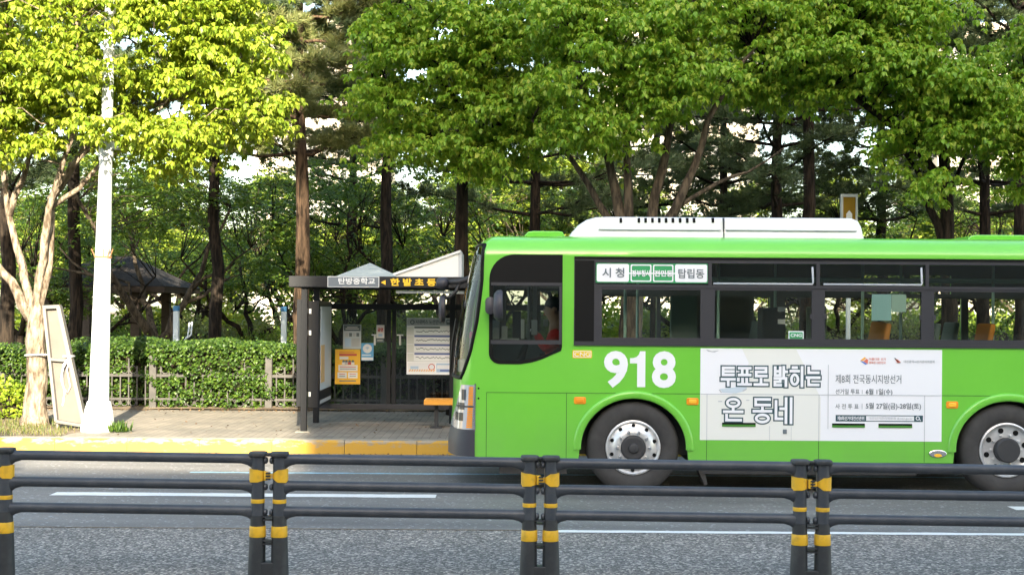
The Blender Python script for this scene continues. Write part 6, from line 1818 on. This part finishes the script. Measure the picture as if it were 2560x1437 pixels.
p = W(5, 1050, 21.6); yb.location = (p.x, 21.6, G); yb["label"] = "small sunlit yellow-green bush at the left edge beside the pale trunk"

# grass and weeds on the verge -------------------------------------------------------------
nr = np.random.default_rng(71)
def grass(n, x0, x1, y0, y1, h, name, mask=None):
    x = nr.uniform(x0, x1, n); y = nr.uniform(y0, y1, n)
    if mask: k = mask(x, y); x, y = x[k], y[k]
    n = len(x)
    C = np.stack([x, y, np.full(n, KH - .005)], 1); a = nr.uniform(0, 6.28, n)
    D = np.stack([np.cos(a) * .45, np.sin(a) * .45, np.ones(n)], 1); D /= np.linalg.norm(D, axis=1)[:, None]
    S_ = np.stack([-np.sin(a), np.cos(a), np.zeros(n)], 1)
    L = h * nr.uniform(.5, 1.3, n)
    V, T = leaf_blades(C, D, S_, L, np.full(n, .010))
    o = bpy.data.objects.new(name, fast_mesh(name, V, T, MATS["leaf_grass"])); COL.objects.link(o)
    return o
vx1 = W(165, 1080, 19.0).x
b = MB(); i = b.add([(-14, KY + .24, KH + .001), (vx1, KY + .24, KH + .001), (vx1 + .25, 19.6, KH + .001), (vx1 + .2, 21.2, KH + .001), (-14, 21.2, KH + .001)]); b.face((i, i+1, i+2, i+3, i+4))
b.build("verge_soil", MATS["soil"]); tag(bpy.data.objects["verge_soil"], kind="structure")
tag(grass(5500, -14, vx1 + .1, KY + .26, 21.0, .085, "verge_grass", lambda x, y: (sinus(x * 2, 4) + sinus(y * 3 + x, 6) > -1.2) & (np.hypot(x - T1.x, y - 20.2) > .25)), kind="stuff")
wt = thing("weed_tuft", (pb.x + .33, ZL - .12, G), "small bright weed tuft at the right foot of the white pole", "weed")
n = 90; a = nr.uniform(0, 6.28, n); C = np.stack([nr.normal(0, .07, n), nr.normal(0, .05, n), np.zeros(n)], 1); D = np.stack([np.cos(a) * .6, np.sin(a) * .6, np.ones(n)], 1); D /= np.linalg.norm(D, axis=1)[:, None]
S_ = np.stack([-np.sin(a), np.cos(a), np.zeros(n)], 1); L = nr.uniform(.07, .20, n)
V, T = leaf_blades(C, D, S_, L, np.full(n, .03)); o = bpy.data.objects.new("leaves", fast_mesh("leaves", V, T, MATS["leaf_hedge"])); COL.objects.link(o); o.parent = wt

leaf_mat("leaf_dry", [(0.10, 0.05, 0.025), (0.20, 0.11, 0.05), (0.28, 0.19, 0.09)], 0.1, rough=.8)
n = 1500
x = nr.uniform(-12, 3, n); y = np.where(nr.uniform(0, 1, n) < .75, 23.5 - np.abs(nr.normal(0, .22, n)), nr.uniform(KY + .3, 23.3, n)); z = np.full(n, KH + .006)
g = nr.uniform(0, 1, n) < .22; y[g] = KY - np.abs(nr.normal(0, .10, g.sum())) - .02; z[g] = .010
a = nr.uniform(0, 6.28, n); D = np.stack([np.cos(a), np.sin(a), nr.uniform(0, .3, n)], 1); D /= np.linalg.norm(D, axis=1)[:, None]
S_ = np.stack([-np.sin(a), np.cos(a), nr.uniform(-.2, .2, n)], 1); L = nr.uniform(.02, .055, n)
V, T = leaf_blades(np.stack([x, y, z], 1), D, S_, L, L * .7)
o = bpy.data.objects.new("fallen_leaves", fast_mesh("fallen_leaves", V, T, MATS["leaf_dry"])); COL.objects.link(o); tag(o, kind="stuff")

# ================================================================== the pavilion and posts in the park
mat("wood_dark", (0.045, 0.030, 0.022), 0.7, col2=(0.075, 0.05, 0.036), scale=7)
mat("shingle", (0.012, 0.009, 0.007), 0.95, col2=(0.026, 0.019, 0.015), scale=14, bump=.02, bscale=18)
ZPv = 31.0
pa = thing("pavilion", (W(230, 850, ZPv).x, ZPv, G), "dark wooden park pavilion with a shallow hipped roof behind the white pole", "pavilion")
ex0, ex1 = W(62, 715, ZPv - 1.6).x, W(416, 715, ZPv - 1.6).x
ze, za = W(200, 714, ZPv - 1.6).z, W(210, 640, ZPv).z
xm = (ex0 + ex1) / 2; dpt = 1.7
b = MB(); i = b.add([(ex0, ZPv - dpt, ze), (ex1, ZPv - dpt, ze), (ex1, ZPv + dpt, ze), (ex0, ZPv + dpt, ze), (xm - .35, ZPv, za), (xm + .35, ZPv, za)])
for f_ in ((0, 1, 5, 4), (1, 2, 5), (2, 3, 4, 5), (3, 0, 4), (3, 2, 1, 0)): b.face([i + k for k in f_])
ro = b.build("roof", MATS["shingle"], pa)
b = MB(); b.box(ex0 + .02, ex1 - .02, ZPv - dpt + .02, ZPv + dpt - .02, ze - .13, ze - .004); b.build("eave_beam", MATS["wood_dark"], pa)
for X in (ex0 + .45, W(340, 780, ZPv - 1.3).x):
    for Y in (ZPv - 1.3, ZPv + 1.3): b = MB(); b.box(X - .10, X + .10, Y - .10, Y + .10, G, ze - .131); b.build("post", MATS["wood_dark"], pa, bevel=.01)
mat("post_blue", (0.05, 0.20, 0.40), 0.5)
mat("post_white", (0.62, 0.68, 0.72), 0.5)
for x, Z, y0, lab in ((441, 27.5, 768, "pale post with a blue top, right of the forked grey trunk"), (710, 28.5, 770, "pale post with a blue top left of the reddish pine")):
    pz = W(x, y0, Z)
    t = thing("park_post", (pz.x, Z, G), lab, "post")
    b = MB(); b.box(pz.x - .055, pz.x + .055, Z - .055, Z + .055, G, pz.z - .08); b.build("post", MATS["post_white"], t, bevel=.01)
    b = MB(); b.box(pz.x - .06, pz.x + .06, Z - .06, Z + .06, pz.z - .079, pz.z + .03); b.build("cap", MATS["post_blue"], t, bevel=.015)
Z = 27.4; p0, p1, p2, p3, p4 = W(462, 850, Z), W(470, 838, Z), W(474, 806, Z), W(478, 836, Z), W(480, 804, Z)
b = MB(); b.tube([(W(466, 870, Z).x, Z, G), p0, p1, p2], .018, 6); b.tube([p0, p3, p4], .018, 6); tag(b.build("forked_stake", MATS["post_white"], None, smooth=True), "white forked stake standing just behind the hedge top", "stake")
# yellow board on a post seen above the bus roof
Z = 22.6; t = thing("sign_post", (W(2122, 775, Z).x, Z, G), "yellow board in a grey frame on a post above the bus roof", "sign")
x0, x1 = W(2107, 500, Z).x, W(2138, 500, Z).x; z0, z1_ = W(2122, 600, Z).z, W(2122, 493, Z).z
b = MB(); b.box(x0, x1, Z - .02, Z + .02, z0, z1_); b.build("board", MATS["board_ochre"], t)
for a, e in ((x0 - .035, x0 - .001), (x1 + .001, x1 + .035)): b = MB(); b.box(a, e, Z - .04, Z + .04, z0 - .04, z1_ + .05); b.build("frame", MATS["pole_grey"], t)
b = MB(); b.box(x0, x1, Z - .04, Z + .04, z1_ + .001, z1_ + .05); b.build("frame", MATS["pole_grey"], t)
b = MB(); b.cyl(((x0 + x1) / 2, Z, G), ((x0 + x1) / 2, Z, z0), .04, 12); b.build("post", MATS["pole_grey"], t, smooth=True)
b = MB(); xm_ = (x0 + x1) / 2; zz = W(2122, 535, Z).z; b.prism([(xm_ - .05, zz - .09), (xm_ + .05, zz - .09), (xm_ + .05, zz), (xm_, zz + .06), (xm_ - .05, zz)], Z - .026, Z - .0205); b.build("arrow", MATS["sign_white"], t)

# apartment blocks across the park
def apart(x0, x1, Z, h, label, rows_, bays):
    t = thing("apartment_block", ((x0 + x1) / 2, Z + 6, G), label, "building", "apartment blocks across the park")
    MB().box(x0, x1, Z, Z + 12, G, h).build("wall", MATS["facade_cream"], t)
    MB().box(x0 - .2, x1 + .2, Z - .2, Z + 12.2, h + .003, h + .6).build("roof", MATS["facade_cream"], t)
    sh_ = (h - 1) / rows_; bw = (x1 - x0) / bays; proto = None; n = 0
    for s in range(rows_):
        for k in range(bays):
            if n >= 98: break
            cx = x0 + bw * (k + .5); z0 = 1.2 + s * sh_
            if proto is None:
                b = MB(); b.box(cx - bw * .28, cx + bw * .28, Z - .05, Z - .003, z0, z0 + sh_ * .5); proto = b.build("window", MATS["window_pale"], t); p0_ = (cx, z0)
            else:
                o = proto.copy(); COL.objects.link(o); o.parent = t; o.location = (cx - p0_[0], 0, z0 - p0_[1])
            n += 1
apart(-22, -11, 112, 26, "cream apartment block glimpsed between the pines left of the bus", 9, 8)
apart(8, 22, 118, 30, "cream apartment block glimpsed above the air conditioner", 10, 9)
apart(36, 58, 112, 26, "cream apartment block glimpsed between the dark trunks at the right", 9, 9)
